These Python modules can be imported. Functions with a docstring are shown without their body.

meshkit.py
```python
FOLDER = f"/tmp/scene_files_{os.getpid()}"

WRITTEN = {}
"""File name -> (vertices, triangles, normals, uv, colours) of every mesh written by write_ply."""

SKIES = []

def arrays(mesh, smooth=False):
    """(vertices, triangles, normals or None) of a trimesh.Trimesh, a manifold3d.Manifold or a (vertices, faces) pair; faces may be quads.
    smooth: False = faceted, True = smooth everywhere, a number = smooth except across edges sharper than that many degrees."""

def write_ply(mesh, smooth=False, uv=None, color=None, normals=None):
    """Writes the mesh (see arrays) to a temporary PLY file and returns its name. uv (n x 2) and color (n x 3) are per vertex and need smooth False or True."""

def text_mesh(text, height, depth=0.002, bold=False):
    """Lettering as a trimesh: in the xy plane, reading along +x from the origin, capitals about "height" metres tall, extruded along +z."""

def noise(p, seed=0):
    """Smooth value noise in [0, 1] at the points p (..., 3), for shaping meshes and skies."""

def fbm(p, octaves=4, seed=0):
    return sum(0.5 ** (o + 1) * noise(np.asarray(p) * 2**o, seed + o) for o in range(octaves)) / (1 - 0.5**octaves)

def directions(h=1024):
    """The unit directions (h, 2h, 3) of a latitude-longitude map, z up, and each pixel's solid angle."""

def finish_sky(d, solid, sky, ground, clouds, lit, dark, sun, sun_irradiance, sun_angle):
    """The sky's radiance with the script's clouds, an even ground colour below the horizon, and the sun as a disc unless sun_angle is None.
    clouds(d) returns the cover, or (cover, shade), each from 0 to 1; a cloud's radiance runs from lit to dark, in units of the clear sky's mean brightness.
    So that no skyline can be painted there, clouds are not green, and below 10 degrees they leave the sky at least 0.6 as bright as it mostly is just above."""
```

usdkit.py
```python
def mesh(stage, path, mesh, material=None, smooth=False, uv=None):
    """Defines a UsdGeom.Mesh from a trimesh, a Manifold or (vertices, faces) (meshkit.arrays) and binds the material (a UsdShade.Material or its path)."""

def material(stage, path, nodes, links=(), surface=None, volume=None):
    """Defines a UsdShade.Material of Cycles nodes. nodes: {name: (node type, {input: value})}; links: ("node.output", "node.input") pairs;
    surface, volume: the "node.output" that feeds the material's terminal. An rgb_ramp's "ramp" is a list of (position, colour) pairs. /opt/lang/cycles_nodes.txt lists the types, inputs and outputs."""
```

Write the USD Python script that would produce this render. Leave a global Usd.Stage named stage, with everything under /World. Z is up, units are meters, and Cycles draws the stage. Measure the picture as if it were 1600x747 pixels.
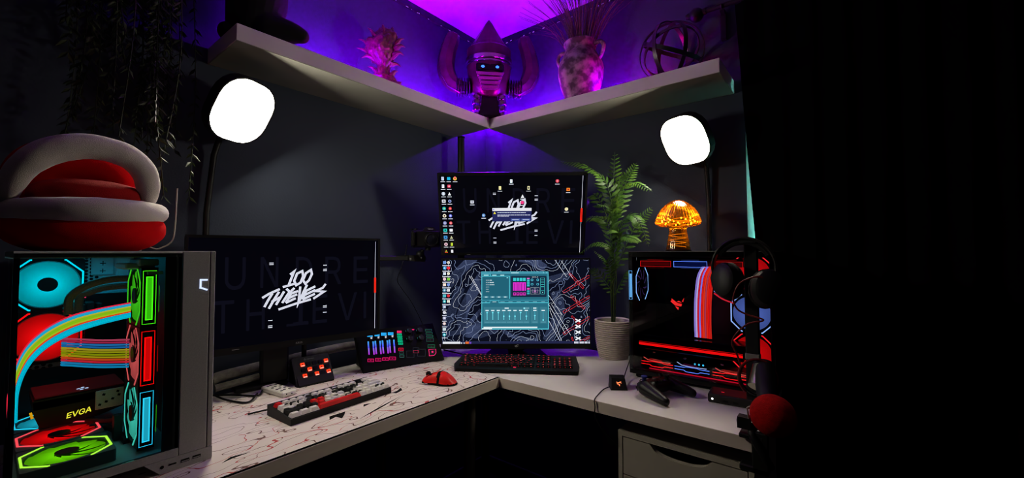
import math, random
import numpy as np
import trimesh, manifold3d
from shapely.geometry import Polygon, LineString, Point, box as sbox, MultiPolygon
from shapely.ops import unary_union
from shapely import affinity
import usdkit, meshkit
from pxr import Usd, UsdGeom, UsdLux, UsdShade, Gf, Sdf, Vt

stage = Usd.Stage.CreateInMemory()
UsdGeom.SetStageUpAxis(stage, 'Z'); UsdGeom.SetStageMetersPerUnit(stage, 1.0)
UsdGeom.Xform.Define(stage, '/World'); UsdGeom.Scope.Define(stage, '/World/Looks')
random.seed(7); RNG = np.random.default_rng(7)

# ---------------------------------------------------------------- camera
cam = UsdGeom.Camera.Define(stage, '/World/render_camera')
FPX, YAW, PITCH, ROLL, CX, CY, CZ = 652.06, 0.6679, 0.0327, -0.0023, 1.5404, -1.7189, 1.1774
F_ = np.array([-math.sin(YAW) * math.cos(PITCH), math.cos(YAW) * math.cos(PITCH), math.sin(PITCH)])
R_ = np.array([math.cos(YAW), math.sin(YAW), 0.0]); U_ = np.cross(R_, F_)
R_, U_ = math.cos(ROLL) * R_ + math.sin(ROLL) * U_, -math.sin(ROLL) * R_ + math.cos(ROLL) * U_
m = np.eye(4); m[0, :3] = R_; m[1, :3] = U_; m[2, :3] = -F_; m[3, :3] = (CX, CY, CZ)
cam.AddTransformOp().Set(Gf.Matrix4d(*m.ravel().tolist()))
cam.CreateHorizontalApertureAttr(36.0); cam.CreateVerticalApertureAttr(36.0 * 747 / 1600)
cam.CreateFocalLengthAttr(36.0 * FPX / 1600); cam.CreateClippingRangeAttr(Gf.Vec2f(0.02, 100))
cam.CreateExposureAttr(0.0)

# ---------------------------------------------------------------- light levels
LAMP_L, LAMP_R = 56.0, 56.0            # the two square key lights (radiance of the diffuser)
LED_SHELF, LED_CEIL, LED_RED = 2300.0, 330.0, 420.0
SCREEN = 1.0                            # monitors
SKY = (0.30, 0.85, 0.80)               # dusk seen behind the sheer curtain
dome = UsdLux.DomeLight.Define(stage, '/World/sky')
dome.CreateIntensityAttr(6.0); dome.CreateColorAttr(Gf.Vec3f(*SKY))

# ---------------------------------------------------------------- helpers
def srgb(r, g, b):
    return tuple(float(np.where(c <= .04045, c / 12.92, ((c + .055) / 1.055) ** 2.4)) for c in (np.array([r, g, b]) / 255.))

LOOKS = {}
def mat(name, color=(.5, .5, .5), rough=.5, metal=0., emit=None, es=0., **kw):
    """plain principled material, made once per name"""
    if name in LOOKS: return LOOKS[name]
    d = {'base_color': color, 'roughness': rough, 'metallic': metal, **({} if metal else {'specular_ior_level': .22}), **kw}
    if emit is not None: d['emission_color'] = emit; d['emission_strength'] = es
    LOOKS[name] = usdkit.material(stage, '/World/Looks/' + name, {'p': ('principled_bsdf', d)}, [], surface='p.BSDF')
    return LOOKS[name]

def glow(name, color, strength):
    """a surface that gives off light"""
    if name in LOOKS: return LOOKS[name]
    LOOKS[name] = usdkit.material(stage, '/World/Looks/' + name, {'e': ('emission', {'color': color, 'strength': strength})}, [], surface='e.emission')
    return LOOKS[name]

def noisy(name, c1, c2, scale, rough=.6, bump=0., bscale=None, detail=4., metal=0., stretch=(1, 1, 1), lo=.35, hi=.65, **kw):
    """two tones mixed by noise, with fine relief"""
    if name in LOOKS: return LOOKS[name]
    n = {'t': ('texture_coordinate', {}), 'm': ('mapping', {'scale': stretch}),
         'n': ('noise_texture', {'scale': scale, 'detail': detail}), 'r': ('rgb_ramp', {'ramp': [(0, c1), (lo, c1), (hi, c2), (1, c2)]}),
         'p': ('principled_bsdf', {'roughness': rough, 'metallic': metal, **({} if metal else {'specular_ior_level': .25}), **kw})}
    l = [('t.object', 'm.vector'), ('m.vector', 'n.vector'), ('n.fac', 'r.fac'), ('r.color', 'p.base_color')]
    if bump:
        n['n2'] = ('noise_texture', {'scale': bscale or scale * 3, 'detail': 3.}); n['b'] = ('bump', {'strength': bump, 'distance': .002})
        l += [('m.vector', 'n2.vector'), ('n2.fac', 'b.height'), ('b.normal', 'p.normal')]
    LOOKS[name] = usdkit.material(stage, '/World/Looks/' + name, n, l, surface='p.BSDF')
    return LOOKS[name]

def vcol(name, strength=1.0, gloss=True):
    """the picture on a lit display: colours stored per vertex, given off as light"""
    if name in LOOKS: return LOOKS[name]
    LOOKS[name] = usdkit.material(stage, '/World/Looks/' + name, {'a': ('attribute', {'attribute': 'col'}), 'e': ('emission', {'strength': strength})},
                                  [('a.color', 'e.color')], surface='e.emission')
    return LOOKS[name]

def vpaint(name, rough=.6):
    """printed colours stored per vertex"""
    if name in LOOKS: return LOOKS[name]
    LOOKS[name] = usdkit.material(stage, '/World/Looks/' + name, {'a': ('attribute', {'attribute': 'col'}), 'p': ('principled_bsdf', {'roughness': rough})},
                                  [('a.color', 'p.base_color')], surface='p.BSDF')
    return LOOKS[name]

USED = {}
def uniq(parent, name):
    k = (parent, name); n = USED.get(k, 0); USED[k] = n + 1
    return f'{parent}/{name}' if n == 0 else f'{parent}/{name}_{n:03d}'

def meta(prim, label=None, cat=None, group=None, kind=None):
    for k, v in (('label', label), ('category', cat), ('group', group), ('kind', kind)):
        if v: prim.SetCustomDataByKey(k, v)

class Thing:
    def __init__(s, prim): s.prim = prim; s.path = str(prim.GetPath())

def thing(name, label, cat, loc=(0, 0, 0), rot=(0, 0, 0), group=None, kind=None, scale=None):
    """an Xform at the thing's base whose children are its parts"""
    x = UsdGeom.Xform.Define(stage, uniq('/World', name))
    x.AddTranslateOp().Set(Gf.Vec3d(*map(float, loc)))
    if any(rot): x.AddRotateXYZOp().Set(Gf.Vec3f(*map(float, rot)))
    if scale: x.AddScaleOp().Set(Gf.Vec3f(*map(float, scale)))
    meta(x.GetPrim(), label, cat, group, kind)
    return Thing(x.GetPrim())

def part(parent, name, mesh, material, label=None, smooth=35, kind=None, col=None):
    """ONE mesh below a thing, a part or the world (parent None)"""
    path = uniq(parent.path if parent else '/World', name)
    if isinstance(mesh, B): col = mesh.colors() if mesh.hascol else col; mesh = mesh.tm()
    if isinstance(mesh, tuple):
        v_, f_ = np.asarray(mesh[0], float), np.asarray(mesh[1], int)
        mesh = trimesh.Trimesh(v_, np.vstack([f_[:, [0, 1, 2]], f_[:, [0, 2, 3]]]) if f_.shape[1] == 4 else f_, process=False)
    used = np.unique(mesh.faces)
    if len(used) < len(mesh.vertices):                                  # drop points no face uses
        back = np.zeros(len(mesh.vertices), int); back[used] = np.arange(len(used))
        if col is not None: col = np.asarray(col)[used]
        mesh = trimesh.Trimesh(np.asarray(mesh.vertices)[used], back[mesh.faces], process=False)
    if col is not None: smooth = False
    if col is not None: assert len(col) == len(mesh.vertices if hasattr(mesh, "vertices") else mesh[0]), path
    pr = usdkit.mesh(stage, path, mesh, material, smooth=smooth)
    if col is not None:
        UsdGeom.PrimvarsAPI(pr).CreatePrimvar('col', Sdf.ValueTypeNames.Color3fArray, 'vertex').Set(Vt.Vec3fArray.FromNumpy(np.asarray(col, np.float32)))
    meta(pr.GetPrim(), label, None, None, kind)
    return Thing(pr.GetPrim())

def solo(name, mesh, material, label, cat, group=None, kind=None, smooth=35):
    t = part(None, name, mesh, material, label, smooth, kind); meta(t.prim, None, cat, group); return t

def copy(src, label=None, loc=None, rot=(0, 0, 0), scale=None):
    base = src.prim.GetName()
    while base[-4:-3] == '_' and base[-3:].isdigit(): base = base[:-4]
    was = src.prim.GetCustomData()
    t = thing(base, label or was['label'], was['category'], loc, rot, was.get('group'), was.get('kind'), scale)
    t.prim.GetReferences().AddInternalReference(src.prim.GetPath()); t.prim.SetInstanceable(True)
    return t

def rotm(rx=0, ry=0, rz=0):
    return trimesh.transformations.euler_matrix(math.radians(rx), math.radians(ry), math.radians(rz), 'sxyz')

def frame(p, x, y):
    """matrix taking local axes to a frame at p with x, y directions"""
    x = np.array(x, float); x /= np.linalg.norm(x); z = np.cross(x, y); z /= np.linalg.norm(z); y = np.cross(z, x)
    M = np.eye(4); M[:3, 0], M[:3, 1], M[:3, 2], M[:3, 3] = x, y, z, p
    return M

class B:
    """collects simple solids into one mesh"""
    def __init__(s): s.v, s.f, s.c, s.n, s.hascol, s.M = [], [], [], 0, False, None
    def add(s, m, M=None, col=None):
        if hasattr(m, 'to_mesh'):
            q = m.to_mesh(); v, f = np.asarray(q.vert_properties)[:, :3], np.asarray(q.tri_verts)
        elif isinstance(m, tuple): v, f = np.asarray(m[0], float), np.asarray(m[1], int)
        else: v, f = np.asarray(m.vertices), np.asarray(m.faces)
        if f.shape[1] == 4: f = np.vstack([f[:, [0, 1, 2]], f[:, [0, 2, 3]]])
        for T in (M, s.M):
            if T is not None: v = v @ T[:3, :3].T + T[:3, 3]
        s.v.append(v); s.f.append(f + s.n); s.n += len(v)
        if col is not None: s.hascol = True
        s.c.append(np.tile(col if col is not None else (0, 0, 0), (len(v), 1)))
        return s
    def box(s, c, d, rot=None, bev=0., col=None):
        """box with centre c, size d; bev chamfers the edges"""
        d = np.array(d, float)
        M = rotm(*rot) if rot else np.eye(4); M = M.copy(); M[:3, 3] = c
        if bev:
            b = min(bev, d.min() * .49); h = d / 2
            pts = [np.array([sx * (h[0] - b * (k != 0)), sy * (h[1] - b * (k != 1)), sz * (h[2] - b * (k != 2))]) for k in range(3) for sx in (-1, 1) for sy in (-1, 1) for sz in (-1, 1)]
            return s.add(trimesh.convex.convex_hull(np.array(pts)), M, col)
        return s.add(trimesh.creation.box(d), M, col)
    def span(s, lo, hi, bev=0., col=None):
        lo, hi = np.array(lo, float), np.array(hi, float)
        return s.box((lo + hi) / 2, np.abs(hi - lo), bev=bev, col=col)
    def cyl(s, a, b, r, r2=None, seg=20, cap=True, col=None):
        a, b = np.array(a, float), np.array(b, float); r2 = r if r2 is None else r2
        return s.add(sweep([a, b], [r, r2], seg), None, col)
    def tube(s, pts, r, seg=8, col=None): return s.add(sweep(pts, r, seg), None, col)
    def lathe(s, prof, seg=32, M=None, col=None): return s.add(lathe(prof, seg), M, col)
    def sphere(s, c, r, sub=2, sc=(1, 1, 1), rot=None, col=None):
        q = trimesh.creation.icosphere(sub, 1.0); M = (rotm(*rot) if rot else np.eye(4)) @ np.diag([r * sc[0], r * sc[1], r * sc[2], 1]); M = M.copy(); M[:3, 3] = c
        return s.add(q, M, col)
    def hull(s, pts, col=None): return s.add(trimesh.convex.convex_hull(np.array(pts, float)), None, col)
    def ext(s, poly, h, M=None, col=None):
        """shapely shape in xy extruded by h along z, then moved by M"""
        for g in getattr(poly, 'geoms', [poly]):
            if g.geom_type == 'Polygon' and g.area > 1e-12: s.add(trimesh.creation.extrude_polygon(g, h, engine='earcut'), M, col)
        return s
    def flat(s, poly, M=None, col=None):
        """a flat printed shape"""
        for g in getattr(poly, 'geoms', [poly]):
            if g.geom_type == 'Polygon' and g.area > 1e-12:
                v, f = trimesh.creation.triangulate_polygon(g, engine='earcut')
                s.add((np.c_[v, np.zeros(len(v))], f), M, col)
        return s
    def tm(s): return trimesh.Trimesh(np.vstack(s.v), np.vstack(s.f), process=False)
    def colors(s): return np.vstack(s.c)

def sweep(pts, r, seg=8):
    """tube along a polyline with capped ends, radius may vary"""
    p = np.array(pts, float); n = len(p); r = np.broadcast_to(np.array(r, float), (n,))
    t = np.gradient(p, axis=0) if n > 2 else np.tile(p[1] - p[0], (2, 1))
    t /= np.linalg.norm(t, axis=1, keepdims=True) + 1e-12
    a = np.cross(t[0], [0, 0, 1.] if abs(t[0][2]) < .9 else [1., 0, 0]); a /= np.linalg.norm(a)
    ang = np.arange(seg) * 2 * np.pi / seg; v = []
    for i in range(n):
        a = a - t[i] * (a @ t[i]); a /= np.linalg.norm(a) + 1e-12; b = np.cross(t[i], a)
        v.append(p[i] + r[i] * (np.cos(ang)[:, None] * a + np.sin(ang)[:, None] * b))
    v = np.vstack(v + [p[:1], p[-1:]]); f = []
    for i in range(n - 1):
        for j in range(seg):
            k = (j + 1) % seg; f += [[i * seg + j, i * seg + k, (i + 1) * seg + k], [i * seg + j, (i + 1) * seg + k, (i + 1) * seg + j]]
    for j in range(seg):
        k = (j + 1) % seg; f += [[n * seg, k, j], [n * seg + 1, (n - 1) * seg + j, (n - 1) * seg + k]]
    return v, np.array(f)

def lathe(prof, seg=32):
    """profile of (radius, z) turned about z"""
    p = np.array(prof, float); n = len(p); ang = np.arange(seg) * 2 * np.pi / seg
    v = np.stack([p[:, None, 0] * np.cos(ang), p[:, None, 0] * np.sin(ang), np.broadcast_to(p[:, None, 1], (n, seg))], -1).reshape(-1, 3); f = []
    for i in range(n - 1):
        for j in range(seg):
            k = (j + 1) % seg; f += [[i * seg + j, i * seg + k, (i + 1) * seg + k], [i * seg + j, (i + 1) * seg + k, (i + 1) * seg + j]]
    return v, np.array(f)

def smoothcurve(pts, n=12):
    """Catmull-Rom curve through the points"""
    p = np.array(pts, float); p = np.vstack([2 * p[0] - p[1], p, 2 * p[-1] - p[-2]]); out = []
    for i in range(1, len(p) - 2):
        for t in np.arange(n) / n:
            out.append(.5 * (2 * p[i] + (p[i + 1] - p[i - 1]) * t + (2 * p[i - 1] - 5 * p[i] + 4 * p[i + 1] - p[i + 2]) * t ** 2 + (3 * p[i] - p[i - 1] - 3 * p[i + 1] + p[i + 2]) * t ** 3))
    return np.array(out + [p[-2]])

def rrect(x0, y0, x1, y1, r): return sbox(x0 + r, y0 + r, x1 - r, y1 - r).buffer(r, quad_segs=5)
def ring(poly, w): return poly.difference(poly.buffer(-w, join_style=2))
def blob(spheres, size=None, it=8, lamb=.5):
    """union of hulls of sphere pairs [((p,r),(p,r)),...], smoothed into one skin"""
    ms = []
    for pair in spheres:
        pts = np.vstack([trimesh.creation.icosphere(2, r).vertices + np.array(p) for p, r in pair])
        h = trimesh.convex.convex_hull(pts)
        ms.append(manifold3d.Manifold(manifold3d.Mesh(h.vertices.astype(np.float32), h.faces.astype(np.uint32))))
    u = manifold3d.Manifold.batch_boolean(ms, manifold3d.OpType.Add)
    if size: u = u.refine_to_length(size)
    q = u.to_mesh(); tmx = trimesh.Trimesh(np.asarray(q.vert_properties)[:, :3], np.asarray(q.tri_verts), process=True)
    if it: trimesh.smoothing.filter_taubin(tmx, iterations=it, lamb=lamb)
    return tmx

UP90 = np.array([[1, 0, 0, 0], [0, 0, -1, 0], [0, 1, 0, 0], [0, 0, 0, 1.]])   # xy drawing -> xz plane facing -y
def UPat(y): M = UP90.copy(); M[1, 3] = y; return M
_TEXT = {}
def text2d(s, h, bold=False):
    """lettering as a mesh lying in xy"""
    k = (s, round(h, 6), bold)
    if k not in _TEXT: _TEXT[k] = meshkit.text_mesh(s, h, depth=.0002, bold=bold)
    return _TEXT[k]

# ---------------------------------------------------------------- common materials
BLACK = mat('black_plastic', (.005, .005, .0055), .5, specular_ior_level=.25)
GLOSSB = mat('black_gloss', (.004, .004, .005), .15)
RUBBER = mat('black_rubber', (.004, .004, .004), .8)
STEEL = mat('steel', (.45, .45, .47), .3, 1.)
DSTEEL = mat('dark_steel', (.05, .05, .055), .35, 1.)
WHITEP = mat('white_plastic', (.72, .70, .66), .4)
# ================================================================= the room
H = 2.34; SH_T = 1.8163; SH_TH = .0477; SH_D = .24; DZ = .745; DTH = .033
WALL = noisy('wall_paint', (.023, .030, .050), (.027, .034, .056), 3., .75, bump=.15, bscale=180)
CEILM = noisy('ceiling_paint', (.50, .50, .50), (.54, .54, .54), 4., .85, bump=.2, bscale=150)
FLOORM = noisy('floor_boards', (.010, .009, .008), (.016, .014, .012), 6., .6)
def struct(name, mesh, m, smooth=False):
    t = part(None, name, mesh, m, smooth=smooth); meta(t.prim, kind='structure'); return t
struct('floor', B().span((-.1, -3.6, -.06), (3.6, .1, 0)), FLOORM)
struct('ceiling', B().span((-.1, -3.6, H), (3.6, .1, H + .06)), CEILM)
struct('wall_left', B().span((-.1, -3.6, 0), (0, 0, H)), WALL)
WX0, WX1, WZ0, WZ1 = 1.276, 2.5, .85, 2.02
struct('wall_right', B().span((-.1, 0, 0), (WX0, .1, H)).span((WX1, 0, 0), (3.6, .1, H)).span((WX0, 0, 0), (WX1, .1, WZ0)).span((WX0, 0, WZ1), (WX1, .1, H)), WALL)
struct('wall_back', B().span((-.1, -3.7, 0), (3.6, -3.6, H)), WALL)
struct('wall_far', B().span((3.6, -3.6, 0), (3.7, .1, H)), WALL)
BB = mat('baseboard_paint', (.05, .055, .065), .5)
struct('baseboard_left', B().span((0, -3.6, 0), (.012, -.012, .09), bev=.003), BB)
struct('baseboard_right', B().span((0, -.012, 0), (3.6, 0, .09), bev=.003), BB)
GLASS_PANE = usdkit.material(stage, '/World/Looks/window_glass', {'t': ('transparent_bsdf', {}), 'g': ('glossy_bsdf', {'color': (1, 1, 1), 'roughness': .02}), 'f': ('fresnel', {'IOR': 1.45}), 'm': ('mix_closure', {})},
    [('f.fac', 'm.fac'), ('t.BSDF', 'm.closure1'), ('g.BSDF', 'm.closure2')], surface='m.closure')
w = thing('window_1', None, None); meta(w.prim, kind='structure')
fr = B()
for a, b in (((WX0, .04, WZ0), (WX0 + .05, .08, WZ1)), ((WX1 - .05, .04, WZ0), (WX1, .08, WZ1)), ((WX0, .04, WZ0), (WX1, .08, WZ0 + .05)), ((WX0, .04, WZ1 - .05), (WX1, .08, WZ1)), ((1.87, .04, WZ0), (1.91, .08, WZ1))): fr.span(a, b, bev=.004)
part(w, 'window_frame', fr, WHITEP)
part(w, 'pane', B().span((WX0 + .05, .058, WZ0 + .05), (1.87, .062, WZ1 - .05)), GLASS_PANE)
part(w, 'pane', B().span((1.91, .058, WZ0 + .05), (WX1 - .05, .062, WZ1 - .05)), GLASS_PANE)

# sheer and blackout curtains on their rod
def drape(x0t, x0b, x1, z0, z1, y, amp, wl, nx, nz, ph=0., thick=.0015):
    """pleated cloth between a (slanting) left edge and x1"""
    V = []
    for k in range(2):
        for i in range(nz + 1):
            t = i / nz; z = z1 + (z0 - z1) * t; x0 = x0t + (x0b - x0t) * t
            for j in range(nx + 1):
                s = j / nx; x = x0 + (x1 - x0) * s; u = (x - x0t) / wl * 2 * math.pi + ph
                V.append((x, y + amp * (math.sin(u + .4 * t) + .35 * math.sin(2.3 * u + 1 + t)) * (.55 + .45 * t) + k * thick, z))
    n = (nx + 1) * (nz + 1); Fq = []
    for i in range(nz):
        for j in range(nx):
            a = i * (nx + 1) + j; q = [a, a + 1, a + nx + 2, a + nx + 1]; Fq.append(q); Fq.append([n + c for c in q[::-1]])
    for i in range(nz):
        for j in (0, nx):
            a = i * (nx + 1) + j; b = a + nx + 1; Fq.append([a, b, n + b, n + a] if j == 0 else [b, a, n + a, n + b])
    return np.array(V), np.array(Fq)
SHEER = usdkit.material(stage, '/World/Looks/sheer_cloth', {'d': ('diffuse_bsdf', {'color': (.6, .75, .72)}), 't': ('translucent_bsdf', {'color': (.75, .9, .87)}), 'm': ('mix_closure', {'fac': .7})},
    [('d.BSDF', 'm.closure1'), ('t.BSDF', 'm.closure2')], surface='m.closure')
CURT = noisy('blackout_cloth', (.0008, .0008, .001), (.0012, .0012, .0014), 60., .95, bump=.2, bscale=900, specular_ior_level=.02)
solo('sheer_curtain', drape(1.276, 1.276, 2.5, .78, 2.06, -.0105, .003, .05, 300, 4), SHEER, 'pale turquoise sheer curtain glowing in the narrow gap beside the black curtain', 'curtain', smooth=True)
solo('blackout_curtain', drape(1.253, 1.374, 3.3, .03, 2.084, -.036, .010, .09, 260, 10, ph=2.2), CURT, 'black blackout curtain hanging from the rod at the right edge', 'curtain', smooth=True)
rod = thing('curtain_rod', 'black curtain rod with round finial above the right shelf', 'curtain rod', (1.126, -.036, 2.095))
part(rod, 'rod', B().cyl((0, 0, 0), (2.2, 0, 0), .0085), BLACK)
part(rod, 'finial', B().sphere((-.005, 0, -.004), .026, 3).cyl((-.036, 0, 0), (.03, 0, 0), .012).lathe([(0, -.045), (.009, -.043), (.012, -.036), (.006, -.03)], 16, rotm(0, 90, 0)), BLACK)
part(rod, 'bracket', B().span((.074, .020, -.12), (.096, .036, -.02), bev=.003).hull([(x, y, z) for x in (.078, .092) for y, z in ((.036, -.01), (.036, -.03), (-.004, -.012), (-.004, -.018))]).tube([(.085, .012 * math.cos(a), .012 * math.sin(a)) for a in np.linspace(math.pi, 2 * math.pi, 8)], .004), BLACK)

# ================================================================= shelves
SHELFM = noisy('shelf_foil', (.56, .52, .50), (.60, .56, .54), 9., .45)
SH_B = SH_T - SH_TH
sl = thing('floating_shelf', 'long white floating shelf on the left wall', 'shelf', (0, -.24, SH_B))
part(sl, 'board', B().span((0, -1.0589, 0), (SH_D, 0, SH_TH), bev=.0012), SHELFM)
UNDER_SHADE = noisy('shelf_underside_shade', (.19, .185, .165), (.21, .20, .18), 9., .6)  # shade put into a dark sheet added below each board, against lamp hot spots
part(sl, 'underside', B().span((.002, -1.0569, -.0012), (SH_D - .0015, -.002, .0002)), UNDER_SHADE)
part(sl, 'wall_rail', B().span((.0, -1.0, .012), (.004, -.06, SH_TH - .012)), STEEL)
sr = thing('floating_shelf', 'white floating shelf on the right wall, its end beside the black curtain', 'shelf', (.2365, 0, SH_B - .0012))
part(sr, 'board', B().span((0, -SH_D, 0), (1.0042, 0, SH_TH), bev=.0012), SHELFM)
part(sr, 'underside', B().span((.002, -SH_D + .0015, -.0012), (1.0022, -.002, .0002)), UNDER_SHADE)
part(sr, 'wall_rail', B().span((.06, -.004, .012), (.95, 0, SH_TH - .012)), STEEL)

# ================================================================= desk
DESKM = noisy('desk_foil', (.60, .565, .54), (.64, .60, .575), 5., .42)
DESKE = noisy('desk_edge', (.58, .49, .43), (.62, .525, .46), 8., .5)
def desk_top(name, label, poly):
    t = thing(name, label, 'desk', (0, 0, DZ - DTH))
    part(t, 'tabletop', B().ext(poly, DTH), DESKM, smooth=False)
    return t
dl = desk_top('desk', 'left white desk carrying the patterned mat', Polygon([(.04, -2.45), (.6, -2.45), (.6, -.6), (.04, -.6)]))
dr = desk_top('desk', 'white corner desk along the right wall', Polygon([(.04, -.598), (.585, -.598), (.597, -.592), (.603, -.6), (1.376, -.6), (1.376, -.075), (1.26, -.075), (1.26, -.032), (.04, -.032), (.04, -.1), (.04, -.598)]))
part(dl, 'edge_band', B().span((.6, -2.45, .0), (.6012, -.603, DTH - .0006)), DESKE)
part(dr, 'edge_band', B().span((.605, -.6012, .0), (1.376, -.6, DTH - .0006)), DESKE)
LEGM = mat('desk_leg_paint', (.05, .042, .036), .6)
for x, y, p in ((.06, -2.38, dl), (.54, -2.38, dl), (.06, -.70, dl), (.545, -.69, dl), (.06, -.07, dr), (1.31, -.07, dr)):
    part(p, 'leg', B().cyl((x, y, -(DZ - DTH)), (x, y, -.004), .02, .02).cyl((x, y, -.006), (x, y, 0), .045).cyl((x, y, -(DZ - DTH)), (x, y, -(DZ - DTH) + .02), .024), LEGM)
# ================================================================= lamps
def square_lamp(name, label, p, yaw, pitch, roll, size, r, radiance, pole_pts, foot):
    """square key light with rounded corners on a thin pole: faces -y before turning"""
    t = thing(name, label, 'lamp', foot)
    M = rotm(0, 0, yaw) @ rotm(pitch, 0, 0) @ rotm(0, roll, 0); M[:3, 3] = np.array(p) - np.array(foot)
    sh = rrect(-size / 2, -size / 2, size / 2, size / 2, r)
    big = sh.buffer(.004)
    part(t, 'housing', B().ext(big, .022, M @ UPat(.026)), BLACK)
    part(t, 'bezel', B().ext(ring(big, .0045), .006, M @ UPat(.004)), BLACK)
    part(t, 'diffuser', B().ext(sh, .003, M @ UPat(.0035)), glow('key_light_diffuser', (1., .94, .74), radiance), label='glowing warm white diffuser')
    q = B().tube(np.array(pole_pts) - np.array(foot), .0085, 14)
    part(t, 'pole', q, BLACK)
    back = (M @ np.array([0, .04, 0, 1]))[:3]; top = np.array(pole_pts[-1]) - np.array(foot)
    part(t, 'ball_joint', B().sphere(back, .016, 2).cyl(back, (M @ np.array([0, .026, 0, 1]))[:3], .012).cyl(top, back, .008), BLACK)
    part(t, 'desk_clamp', B().span((-.012, -.012, -.02), (.012, .012, .055), bev=.003).cyl((0, 0, -.05), (0, 0, -.02), .006), BLACK)
    return t
square_lamp('key_light', 'glowing square key light at the left, below the long shelf', (.13, -1.240, 1.605), 116.8, 30.4, 0, .193, .073, LAMP_L, [(.026, -1.305, .70), (.026, -1.30, 1.30), (.028, -1.285, 1.48), (.06, -1.262, 1.60)], (.026, -1.305, .66))
square_lamp('key_light', 'glowing square key light at the right, above the mushroom lamp', (1.096, -.13, 1.587), -23.1, 30.9, 0, .184, .070, LAMP_R, [(1.150, -.02, .70), (1.150, -.02, 1.38), (1.146, -.03, 1.5), (1.12, -.08, 1.585)], (1.150, -.02, .66))

# ================================================================= LED strips
def led_line(label, a, b_, off, c, strength, n, size=.006):
    """a tape with n light points; off is the direction the points face"""
    t = thing('led_strip', label, 'light strip'); a, b_, off = np.array(a, float), np.array(b_, float), np.array(off, float)
    d = (b_ - a) / np.linalg.norm(b_ - a); L = np.linalg.norm(b_ - a)
    M = frame((a + b_) / 2, d, np.cross(off, d))
    part(t, 'tape', B().add(trimesh.creation.box((L, .010, .002)), M), WHITEP)
    q = B()
    for i in range(n):
        M2 = frame(a + d * L * (i + .5) / n + off * .0018, d, np.cross(off, d)); q.add(trimesh.creation.box((L / n * .55, size, .002)), M2)
    part(t, 'diodes', q, glow(c[0], c[1], strength), kind='stuff')
    return t
VIOLET = ('led_violet', (.19, .0, 1.)); MAG = ('led_magenta', (.95, .0, .78)); REDM = ('led_crimson', (1., .0, .12))
led_line('violet light strip on the left shelf between the carving and the black figurine', (.13, -1.04, SH_T + .007), (.13, -.85, SH_T + .007), (-1, 0, .35), VIOLET, LED_SHELF, 11)
led_line('violet light strip on the left shelf between the carving and the spire sculpture', (.13, -.64, SH_T + .007), (.13, -.30, SH_T + .007), (-1, 0, .35), VIOLET, LED_SHELF * 1.2, 20)
led_line('violet light strip on the right shelf between the spire sculpture and the vase', (.30, -.13, SH_T + .007), (.59, -.13, SH_T + .007), (0, 1, .35), VIOLET, LED_SHELF * 1.1, 16)
led_line('violet light strip on the right shelf just right of the vase', (.75, -.13, SH_T + .007), (.84, -.13, SH_T + .007), (0, 1, .35), VIOLET, LED_SHELF, 5)
led_line('crimson light strip on the right shelf between the vase and the hoop sphere', (.85, -.13, SH_T + .007), (.985, -.13, SH_T + .007), (0, 1, .35), REDM, LED_RED, 9)
led_line('short violet light strip on the left wall at the open corner between the shelves', (.003, -.23, SH_T + .085), (.003, -.02, SH_T + .085), (1, 0, 0), VIOLET, LED_SHELF * .045, 10)
led_line('short violet light strip on the right wall at the open corner between the shelves', (.02, -.003, SH_T + .085), (.23, -.003, SH_T + .085), (0, -1, 0), VIOLET, LED_SHELF * .045, 10)
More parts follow.
